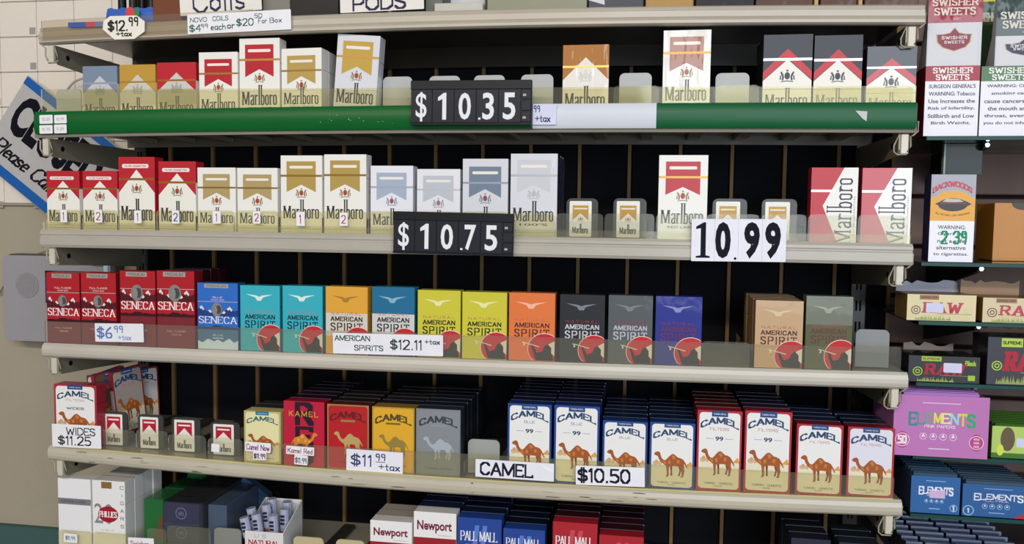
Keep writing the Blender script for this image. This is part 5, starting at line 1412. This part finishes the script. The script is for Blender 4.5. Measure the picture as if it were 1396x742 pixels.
for i, (fx, yy, dz, lean) in enumerate(((.16, .010, .004, -.22), (.42, .010, .010, -.16), (.70, .012, .008, -.04), (.20, .027, .012, -.2), (.50, .028, .018, -.12), (.78, .030, .012, .02), (.45, .046, .020, -.08), (.74, .048, .016, .0))):
    r = empty('wrapped_cigar', (tx0+fx*W, .012+yy, ZE+.002), (0, lean, 0), ('%s of the clear-wrapped cigars in the white tray, %s row' % (('first', 'second', 'third', 'fourth', 'fifth', 'sixth', 'seventh', 'eighth')[i], ('front', 'middle', 'rear')[i//3])), 'cigar', 'wrapped cigars in the white tray')
    ln = hf+.012+dz
    b = MB(); b.tube([(0, 0, .001), (0, 0, ln*.60)], .0062, M('A87A50', 'print'), 10); b.build('cigar', r, smooth=False)
    b = MB(); b.tube([(0, 0, ln*.60), (0, 0, ln*.80), (0, 0, ln)], .0070, M('AEB4CC', 'wrap'), 10); b.build('wrapper', r)
    b = MB()
    for k in range(3):
        b.box(-.003, -.0073, ln*.72+k*.0055, .003, -.0068, ln*.72+.0035+k*.0055, M('2A2A3A', 'ink'))
    b.build('printed_band', r)

# ------------------------------------------------------------------ slat wall and glass shelves at the far end
b = MB(); b.box(X1+.014, YB+.030, -.45, 2.3, YB+.05, 1.05, M('2A201E', 'dark')); wr = tag(b.build('wall_right'), 'brown slatted wall behind the glass shelves', kind='structure')
zg = at(1300, 268, YB+.01)[1]
hb_ = .0755; pb = None
for k in range(-9, 9):
    b = MB(); b.box(0, 0, .003, 2.3-(X1+.014), .0195, hb_-.003, M('7A6258', 'wood'), .0015)
    if pb is None:
        o = b.build('board', wr); pb = o
    else:
        o = pb.copy(); COL.objects.link(o)
    o.location = (X1+.014, YB+.010, zg+k*hb_)

YG = .018   # front edge of the glass shelves
GS = {}
for nm, pl, pr_, lab in (('g1', (1250, 183), (1396, 185.5), 'topmost glass shelf under the striped warning packs'), ('g2', (1247, 357), (1396, 360), 'glass shelf under the yellow cigar pouch'), ('g3', (1258, 437), (1396, 442), 'glass shelf under the tan paper boxes'),
                         ('g4', (1240, 521.5), (1396, 527), 'glass shelf under the black paper boxes'), ('g5', (1222, 621), (1396, 628), 'glass shelf under the pink display box'), ('g6', (1222, 700), (1396, 710), 'lowest glass shelf under the blue display boxes')):
    yg = YG if nm != 'g5' else YG
    zf = curve_fit([pl, pr_], yg, 1)
    Xa = X1+.016; Xb = 1.75; zz = zf(1.32)
    GS[nm] = zz
    r = empty('glass_shelf', (0, 0, 0), label=lab, cat='glass shelf', group='glass shelves on the slatted wall')
    b = MB(); b.box(Xa, yg+.0012, zz-.005, Xb, YB, zz, M('A8C8BC', 'glass')); b.build('pane', r)
    b = MB(); b.box(Xa, yg, zz-.005, Xb, yg+.0011, zz, M('1E4A44', 'plastic'), .0004); b.build('front_edge', r)
    for q, xx in enumerate((at(1353, 300, YG)[0], 1.66)):
        b = MB(); b.prismx([(YG+.03, zz-.0055), (YG+.03, zz-.012), (YB+.008, zz-.052), (YB+.008, zz-.0055)], xx-.003, xx+.003, M('121214', 'plastic')); bk = b.build('bracket', r)
        b = MB(); b.tube([(xx, YG+.026, zz-.0085), (xx, YG+.034, zz-.0085)], .0028, M('D0D4E0', 'shiny'), 10); b.build('screw_cap', bk)

# glass block-like connector under the top glass shelf
xa_, zt_ = at(1290, 187, .06); xb_, zb_ = at(1338, 238, .06)
r = empty('glass_bracket', (xa_, .06, zb_), label='dark glass plate hanging under the topmost glass shelf', cat='bracket')
b = MB(); b.box(0, 0, 0, xb_-xa_, .006, GS['g1']-.0056-zb_, M('3A4A46', 'haze')); b.build('plate', r)
b = MB(); b.box(-.002, -.001, 0, 0, .007, GS['g1']-.0056-zb_, M('9AA8A0', 'plastic')); b.build('edge', r)


def rgoods(name, lab, cat, gs, pa, pb, ptop, y, dpt, col, draw=None, kind='print', side=None, grp=None, wrap=False, zoff=0.0, taper=0.0):
    z = GS[gs]+.0006+zoff
    pm = ptop+30
    Xa = at(pa, pm, y)[0]; Xb = at(pb, pm, y)[0]; H = at((pa+pb)/2, ptop, y)[1]-z; Wd = Xb-Xa
    Xa = max(Xa, X1+.02) if False else Xa
    r = empty(name, (Xa, y, z), label=lab, cat=cat, group=grp)
    b = MB(); b.box(0, 0, 0, Wd, dpt, H, M(side or col, kind), .0008); b.build('box', r)
    a = Art(wrap=wrap, base=.08)
    a.rect('front_print', col, 0, 0, Wd*1000, H*1000, 0)
    if draw:
        draw(a, Wd*1000, H*1000)
    a.build(r)
    return r, Wd, H


def swisher(c1, c2, lines, badge):
    def low(a, W, H):
        a.rect('front_print', 'F1F0F6', 0, 0, W, .49*H, 1)
        a.rect('brand_band', c1, 0, .385*H, W, .49*H, 2)
        a.text('lettering', 'F4F0EC', 'SWISHER', .14*W, .442*H, .72*W, .035*H, 4, .22, .15, serif=.05, gap=.28)
        a.text('lettering', 'F4F0EC', 'SWEETS', .20*W, .395*H, .60*W, .035*H, 4, .22, .15, serif=.05, gap=.28)
        for i, t in enumerate(lines):
            w_ = min(.86, .056*len(t))*W
            a.sans('warning_text', '5E6074', t, (.5*W-w_/2), (.335-.052*i)*H, w_, .028*H, 3, .02, kind=INK)

    def high(a, W, H, dx, zt):
        # dx shifts the pouch sideways (in widths), zt = height of the foil's lower edge
        X = lambda v: (v+dx)*W
        a.rect('pouch_print', 'D6D5D8', X(.02), .495*H, X(.93), zt*H, 1)
        k = (zt-.49)/.31; Z = lambda v: (.49+(v-.49)*k)*H
        sh = [(.18, .715), (.30, .715), (.42, .725), (.50, .76), (.58, .725), (.70, .715), (.80, .715), (.78, .66), (.70, .625), (.5, .60), (.3, .625), (.2, .66)]
        a.poly('emblem', 'C8B080', [(X((x_-.49)*1.08+.49), Z((y_-.67)*1.1+.67)) for x_, y_ in sh], 2)
        a.poly('emblem', badge, [(X(x_), Z(y_)) for x_, y_ in sh], 3)
        a.text('lettering', 'E8E0DC', 'SWISHER', X(.27), Z(.683), .46*W, .020*H, 5, .22, .16, gap=.3)
        a.text('lettering', 'E8E0DC', 'SWEETS', X(.32), Z(.652), .36*W, .017*H, 5, .22, .16, gap=.3)
        a.rect('foil_top', c2, X(0), zt*H, X(1), (zt+.28)*H, 2, kind='wrap')
        a.text('lettering', 'E0D8C8', 'SWEETS', X(.12), (zt+.055)*H, .74*W, .047*H, 5, .2, .12, serif=.06, gap=.26)
        a.text('lettering', 'E0D8C8', 'SWISHER', X(.08), (zt+.12)*H, .82*W, .045*H, 5, .2, .12, serif=.06, gap=.26)
        a.text('lettering', 'D8A8A8', 'SWEET', X(.46), (zt+.02)*H, .14*W, .012*H, 5, .2, .16)
    return low, high


def rsw(pa, pb, lab, fs, side, ztop_px, dx, y=.022):
    """lower carton with the shiny-topped pouch standing in it"""
    z = GS['g1']+.0006; Xa = at(pa, 100, y)[0]; Xb = at(pb, 100, y)[0]; Wd = Xb-Xa; H = (at((pa+pb)/2, 90, y)[1]-z)/.49
    zt = (at((pa+pb)/2, ztop_px, y)[1]-z)/H
    r = empty('cigarillo_pack', (Xa, y, z), label=lab, cat='cigarillo pack', group='cigarillo packs on the topmost glass shelf')
    b = MB(); b.box(0, 0, 0, Wd, .045, H*.49, M(side, 'print'), .0008); b.build('carton', r)
    b = MB(); x0 = dx*Wd
    b.sweep(list(np.linspace(x0, x0+Wd, 10)), lambda X: [(.0, H*.491), (.0, H*zt), (.0, H*(zt+.28)), (.006, H*(zt+.28)), (.012+.006*math.sin(math.pi*(X-x0)/Wd), H*zt), (.03, H*.491)], M('C4C2C4', 'wrap')); b.build('pouch', r)
    a = Art(base=.1, step=.06); fs[0](a, Wd*1000, H*1000); fs[1](a, Wd*1000, H*1000, dx, zt); a.build(r)


rsw(1262, 1336, 'red cigarillo pack with warning panel, first on the topmost glass shelf', swisher('A82838', 'A01E34', ["SURGEON GENERAL'S", 'WARNING: Tobacco', 'Use Increases the', 'Risk of Infertility,', 'Stillbirth and Low', 'Birth Weight.'], '8A2438'), '7A1824', 31, 0)
rsw(1338, 1416, 'green cigarillo pack with warning panel beside the red one', swisher('4A7A4C', '1E3A34', ['WARNING: Cigar', 'smoking can', 'cause cancers of', 'the mouth and', 'throat, even if', 'you do not inhale.'], '1C2A4A'), '1E3A2A', 49, .22, .023)
rgoods('foil_pouch', 'yellow and green foil pouch standing behind the two cigarillo packs', 'pouch', 'g1', 1325, 1430, -30, .085, .03, 'D2C020', lambda a, W, H: (a.rect('foil_print', '1E4A2C', 0, 0, .34*W, .86*H, 1, kind='wrap'), a.text('lettering', 'C8C8A8', 'SWISHER', .06*W, .74*H, .3*W, .05*H, 2, .2, .14)), 'wrap', wrap=True)


def backwoods(a, W, H):
    a.rect('front_print', 'F2F2FA', 0, 0, W, .47*H, 1)
    a.rect('front_print', 'E9A830', 0, .47*H, W, .74*H, 1)
    a.rect('front_print', 'A9ACB8', 0, .74*H, W, H, 1)
    a.ell('front_print', 'E9A830', .50*W, .68*H, .44*W, .14*H, 2)
    a.ell('emblem', '2A221E', .50*W, .655*H, .33*W, .075*H, 3)
    a.poly('emblem', '2A221E', [(.10*W, .665*H), (.25*W, .70*H), (.78*W, .70*H), (.92*W, .665*H), (.78*W, .63*H), (.25*W, .63*H)], 3)
    a.poly('emblem', 'C4C0BC', [(.26*W, .69*H), (.36*W, .725*H), (.64*W, .72*H), (.74*W, .69*H), (.60*W, .685*H), (.40*W, .685*H)], 4)
    a.rect('emblem', '7A2A24', .22*W, .665*H, .80*W, .68*H, 4)
    a.text('lettering', 'C23A4A', 'BACKWOODS', .05*W, .79*H, .86*W, .055*H, 4, .26, .2, arc=.075*H, serif=.06, gap=.16)
    a.text('lettering', '5A4020', 'ALL NATURAL LEAF WRAPPERS', .12*W, .555*H, .76*W, .018*H, 4, .16, .14, arc=-.03*H)
    for i, t in enumerate(('WARNING:', 'Cigars are', 'not a safe', 'alternative', 'to cigarettes.')):
        w_ = (.62, .62, .62, .66, .78)[i]*W
        a.sans('warning_text', '4A4C62', t, .5*W-w_/2, (.375-.078*i)*H, w_, .045*H, 3, .012, kind=INK)
    a.text('handwritten_price', '2E9A6A', '2 39', .28*W, .21*H, .56*W, .14*H, 5, .14, .12, kind=INK)


rgoods('cigar_pouch', 'white, yellow and grey cigar pouch with warning panel on its own', 'cigar pouch', 'g2', 1269, 1330, 238, .022, .026, 'F0F0F6', backwoods, side='2A2A5A')
rgoods('carton_box', 'deep orange carton at the back near the yellow cigar pouch', 'box', 'g2', 1355, 1420, 277, .09, .06, 'C8842A', lambda a, W, H: a.ell('finger_notch', '3A2A16', .60*W, H, .25*W, .12*H, 1, clip=(0, 0, W, H)), kind='card')
X_, z_ = at(1346, 340, .16)
b = MB(); b.box(X_-.008, .14, GS['g2']+.0006, X_+.008, .17, GS['g2']+.009, M('1E8A6A', 'plastic'), .001); tag(b.build('lighter'), 'small green lighter lying at the back of the glass shelf', 'lighter')


def raw(col, txt, green=None, sticker=True, big=False):
    def f(a, W, H):
        a.rect('label_tab', '9A6A38' if not green else green, .18*W, .80*H, .46*W, .98*H, 2)
        a.text('label_tab', '4A2E1A', 'ORGANIC HEMP' if not green else 'SUPREME', .2*W, .86*H, .24*W, .06*H, 3, .2, .2)
        a.ring('emblem', '6A4A38' if not green else green, .13*W, .40*H, .055*W, .07*W, 2)
        a.ring('emblem', '6A4A38' if not green else green, .13*W, .40*H, .02*W, .035*W, 2)
        a.text('lettering', 'B8243C', txt, .25*W, .32*H, .52*W, .36*H, 3, .26, .15, serif=.10, gap=.34, slant=.1)
        a.rect('rule', '6A5A4A' if not green else '9AA85A', .45*W, .26*H, .94*W, .275*H, 2)
        rr = random.Random(3)
        for i in range(26):
            x_ = .12*W+i*.02*W+rr.uniform(0, .01)*W
            a.poly('grass_print', '9AAA5A', [(x_, .02*H), (x_+.025*W, .02*H), (x_+rr.uniform(-.01, .03)*W, rr.uniform(.10, .22)*H)], 2)
        if green:
            a.text('lettering', green, 'Black', .80*W, .68*H, .14*W, .16*H, 3, .2, .2)
            a.rect('lettering', green, .84*W, .10*H, .94*W, .30*H, 3)
    return f


b1 = rgoods('paper_box', 'tan rolling paper box with blank price label, on the glass shelf', 'paper box', 'g3', 1236, 1330, 402, .020, .05, 'DDD0A0', raw('DDD0A0', 'RAW'), side='8A6A3C')
b2 = rgoods('paper_box', 'tan rolling paper box beside the labelled one, its side brown', 'paper box', 'g3', 1339, 1440, 407, .020, .05, 'D8C89C', raw('D8C89C', 'RAW'), side='8A6420')
b3 = rgoods('paper_box', 'low black rolling paper box with lime print and blank label', 'paper box', 'g4', 1238, 1335, 486, .020, .05, '3A3C40', raw('3A3C40', 'RAW', 'A8C840'), side='1E1E1E')
b4 = rgoods('paper_box', 'tall black rolling paper box with lime round seal', 'paper box', 'g4', 1346, 1450, 461, .020, .05, '43454C', raw('43454C', 'RAW', 'B8D850'), side='1E1E22')
for (pa, pb, pt, pbm, lab, yy) in ((1262, 1286, 413, 426, 'blank lavender price label on the tan paper box', .0190), (1286, 1311, 495, 508, 'blank lavender price label on the low black paper box', .0190)):
    card([(pa, pbm), (pb, pbm+1), (pb, pt+1), (pa, pt)], lab, lambda a, W, H: None, y=yy, col='D8D8F2', name='sticker', cat='sticker', t=.0004)


def torn(gs, pa, pb, pt, pbm, y, col, lab, ystep=.004):
    rr = random.Random(int(pa)); n = 12
    top = [(pa+(pb-pa)*i/n, pt+rr.uniform(0, 6)) for i in range(n+1)]
    P = [at(a, c, y) for a, c in top]; q = [at(pb, pbm, y), at(pa, pbm, y)]
    b = MB(); b.prism((P+q)[::-1], y, y+.0015, M(col, 'card')); tag(b.build('torn_flap'), lab, 'cardboard flap', 'torn lids of the paper boxes')


def flapz(bx, gs, pt, y, pa, pb, col, lab):
    zb0 = GS[gs]+bx[2]
    P0 = at(pa, pt, y)[0]; P1 = at(pb, pt, y)[0]; zt2 = at((pa+pb)/2, pt, y)[1]
    rr = random.Random(int(pa)); n = 12
    top = [(P0+(P1-P0)*i/n, zt2+rr.uniform(-.005, .001)) for i in range(n+1)]
    b = MB(); b.prism([(P0, GS[gs]+.001), (P1, GS[gs]+.001)]+top[::-1], y, y+.0015, M(col, 'card')); tag(b.build('torn_flap'), lab, 'cardboard flap', 'torn lids of the paper boxes')


flapz(b1, 'g3', 382, .092, 1222, 1308, 'B0B2C0', 'pale torn lid standing behind the labelled tan box')
flapz(b2, 'g3', 382, .082, 1310, 1390, 'A88C74', 'brown torn lid standing behind the second tan box')
flapz(b3, 'g4', 467, .092, 1232, 1300, '8A807C', 'grey-brown torn lid standing behind the low black box')
flapz(b4, 'g4', 445, .085, 1336, 1430, 'A08876', 'tan torn lid standing behind the tall black box')


def elements(txt2, tint):
    def f(a, W, H):
        pal = ('3E8E90', '5A9A92', '7AA890', 'E8E060', 'E6F0A0', '9ADCE0', 'E0D84A', '30B070') if tint == 'pink' else ('E8ECF8',)*8
        wd = .70*W/8
        for i, ch in enumerate('ELEMENTS'):
            t = abs((i-3.5)/3.5)
            a.text('lettering', pal[i], ch, .17*W+i*wd, (.56-.05*t*t)*H, wd*.80, (.15+.05*t*t)*H, 4, .17, .17)
        a.text('lettering', 'F0E4F0', txt2, .33*W, .475*H, .32*W, .045*H, 4, .16, .14)
        a.rect('lettering', 'E4C8E4' if tint == 'pink' else 'A8C8E8', .30*W, .87*H, .70*W, .885*H, 3)
        for i in range(4):
            cx = (.32+.105*i)*W
            a.ring('emblem', 'E8C8E0' if tint == 'pink' else '9AC0E4', cx, .33*H, .032*W, .040*W, 3)
            a.poly('emblem', 'F4E8F4', [(cx-.02*W, .32*H), (cx+.02*W, .32*H), (cx, .38*H)], 3)
        a.rect('lettering', 'E4C8E4' if tint == 'pink' else 'A8C8E8', .38*W, .12*H, .60*W, .14*H, 3)
        if tint == 'pink':
            for cx, t in ((.10, '50'), (.88, 'OK')):
                a.ell('emblem', 'C04A88', cx*W, .26*H, .068*W, .14*H, 3)
                a.ring('emblem', 'F0D8EC', cx*W, .26*H, .070*W, .078*W, 4)
                if t == '50':
                    a.text('lettering', 'F4E0EE', '50', (cx-.04)*W, .20*H, .08*W, .12*H, 5, .26, .2)
                else:
                    for q in range(3):
                        a.rect('emblem', 'E8A8CC', (cx-.03)*W, (.18+.06*q)*H, (cx+.03)*W, (.215+.06*q)*H, 5)
        else:
            cx = .88 if txt2 != 'ULTRA' else .09
            a.ring('emblem', '9AC0E4', cx*W, .17*H, .065*W, .08*W, 3); a.text('lettering', 'C0DCF4', '1', (cx-.012)*W, .10*H, .02*W, .13*H, 4, .3, .2)
    return f


def openbox(lab, gs, pa, pb, pt, y, dpt, col, inner, draw, nb, bcol, blab, yaw=0, bh=.012, bt=.0085, cat='display box', lift=.004, bw=.9):
    z = GS[gs]+.0006; Xa = at(pa, pt+40, y)[0]; Xb = at(pb, pt+40, y)[0]; H = at((pa+pb)/2, pt, y)[1]-z; Wd = Xb-Xa
    r = empty('display_box', (Xa, y, z), (0, 0, math.radians(yaw)), label=lab, cat=cat, group='open display boxes on the glass shelves')
    cm = M(col, 'print'); im = M(inner, 'card'); t = .001
    b = MB(); b.box(0, 0, 0, Wd, t, H, cm); b.build('front_panel', r)
    b = MB(); b.box(0, dpt-t, 0, Wd, dpt, H*.98, im); b.build('back_panel', r)
    for xx in (0, Wd-t):
        b = MB(); b.box(xx, t+.0002, 0, xx+t, dpt-t-.0002, H*.97, im); b.build('side_panel', r)
    b = MB(); b.box(t, t+.0002, 0, Wd-t, dpt-t-.0002, .0008, im); b.build('bottom', r)
    a = Art(base=.08); draw(a, Wd*1000, H*1000); a.build(r)
    ca, sa = math.cos(math.radians(yaw)), math.sin(math.radians(yaw))
    p = None
    gap = (dpt-.006)/nb
    for i in range(nb):
        lx, ly = Wd*(.5-bw/2), .0022+i*gap
        L_ = (Xa+lx*ca-ly*sa, y+lx*sa+ly*ca, z+.0014)
        lb = '%s, %s from the front' % (blab, ('first', 'second', 'third', 'fourth', 'fifth', 'sixth', 'seventh', 'eighth', 'ninth', 'tenth')[i])
        if p is None:
            p = empty('paper_booklet', L_, (0, 0, math.radians(yaw)), lb, 'paper booklet', 'rolling paper booklets in an open box')
            b = MB(); b.box(0, 0, 0, Wd*bw, gap*.78, H+lift-.002, M(bcol, 'print'), .0006); b.build('cover', p)
            b = MB(); b.box(.0008, gap*.2, H+lift-.0018, Wd*bw-.0008, gap*.5, H+lift-.0006, M(bcol, 'card')); b.build('paper_edge', p)
        else:
            q = copy_thing(p, L_, lb); q.rotation_euler = (0, 0, math.radians(yaw))
    return r, Wd, H


openbox('pink open display box with rainbow lettering', 'g5', 1218, 1348, 540, .012, .095, 'C078B8', 'A06898', lambda a, W, H: (a.rect('front_print', 'C27ABA', 0, 0, W, H, 0), elements('PINK PAPERS', 'pink')(a, W, H)), 7, 'A878C0', 'violet booklet in the pink display box', bw=.80)
openbox('lime green open display box beside the pink one, portrait print on it', 'g5', 1351, 1450, 583, .024, .09, 'B8D06A', '4A6A28', lambda a, W, H: (
    a.rect('front_print', 'B9D46E', 0, 0, W, H, 0), a.ell('portrait', '6A5A44', .22*W, .60*H, .10*W, .38*H, 2), a.ell('portrait', 'D8E850', .12*W, .25*H, .05*W, .18*H, 3), a.rect('front_print', '4A7A30', .0*W, 0, .9*W, .16*H, 1), a.rect('price_label', 'D4DAF4', .34*W, .36*H, .9*W, .64*H, 4)), 8, '3E6A22', 'green booklet in the lime display box', lift=.002)
openbox('blue open display box with white lettering and pink price label', 'g6', 1241, 1308, 650, .022, .085, '2E62A0', '2A3A52', lambda a, W, H: (a.rect('front_print', '2F66A6', 0, 0, W, H, 0), elements('ULTRA THIN', 'blue')(a, W, H), a.rect('price_label', 'D8B8DC', .38*W, .42*H, .70*W, .62*H, 6)), 7, '34506A', 'slate booklet in the pink-labelled blue box')
openbox('blue open display box with dull lettering beside the pink-labelled one', 'g6', 1311, 1408, 662, .022, .088, '2C5E98', '2A3A52', lambda a, W, H: (a.rect('front_print', '2F629E', 0, 0, W, H, 0), elements('ULTRA', 'blue')(a, W, H), a.poly('front_print', 'C03040', [(.72*W, 0), (W, 0), (W, .3*H)], 2)), 8, '3E5468', 'slate booklet in the plain blue box', lift=.004)

# stacks of slim dark packets on the shelf below the glass
zl = at(1300, 742, .03)[1]-.03
b = MB(); b.box(X1+.016, .0, zl-.012, 1.75, YB, zl-.002, M('3A3E46', 'metal'), .001); tag(b.build('shelf'), 'dark shelf under the rows of slim dark packets', 'shelf')
for s, (pa, pb, c, nm) in enumerate(((1212, 1262, '2A3440', 'row nearest the steel shelves'), (1264, 1306, '30343C', 'second row'), (1308, 1352, '2A3A6A', 'third row, bluish'), (1354, 1398, '34406E', 'outermost row, bluish'))):
    Xa = max(at(pa, 742, .03)[0], X1+.018); Xb = at(pb, 742, .03)[0]; p = None
    for i in range(10):
        lb = 'slim dark packet in the %s, %s from the front' % (nm, ('first', 'second', 'third', 'fourth', 'fifth', 'sixth', 'seventh', 'eighth', 'ninth', 'tenth')[i])
        L_ = (Xa, .012+i*.020, zl-.001)
        if p is None:
            p = empty('slim_packet', L_, (math.radians(-12), 0, 0), lb, 'packet', 'slim dark packets below the glass shelves')
            b = MB(); b.box(0, 0, 0, Xb-Xa-.001, .012, .028, M(c, 'foilwrap'), .0008); b.build('packet', p)
            b = MB(); b.box(0, -.0002, .024, Xb-Xa-.001, .0122, .0284, M('3E475C', 'foil'), .0004); b.build('foil_edge', p)
        else:
            q = copy_thing(p, L_, lb); q.rotation_euler = (math.radians(-12), 0, 0)
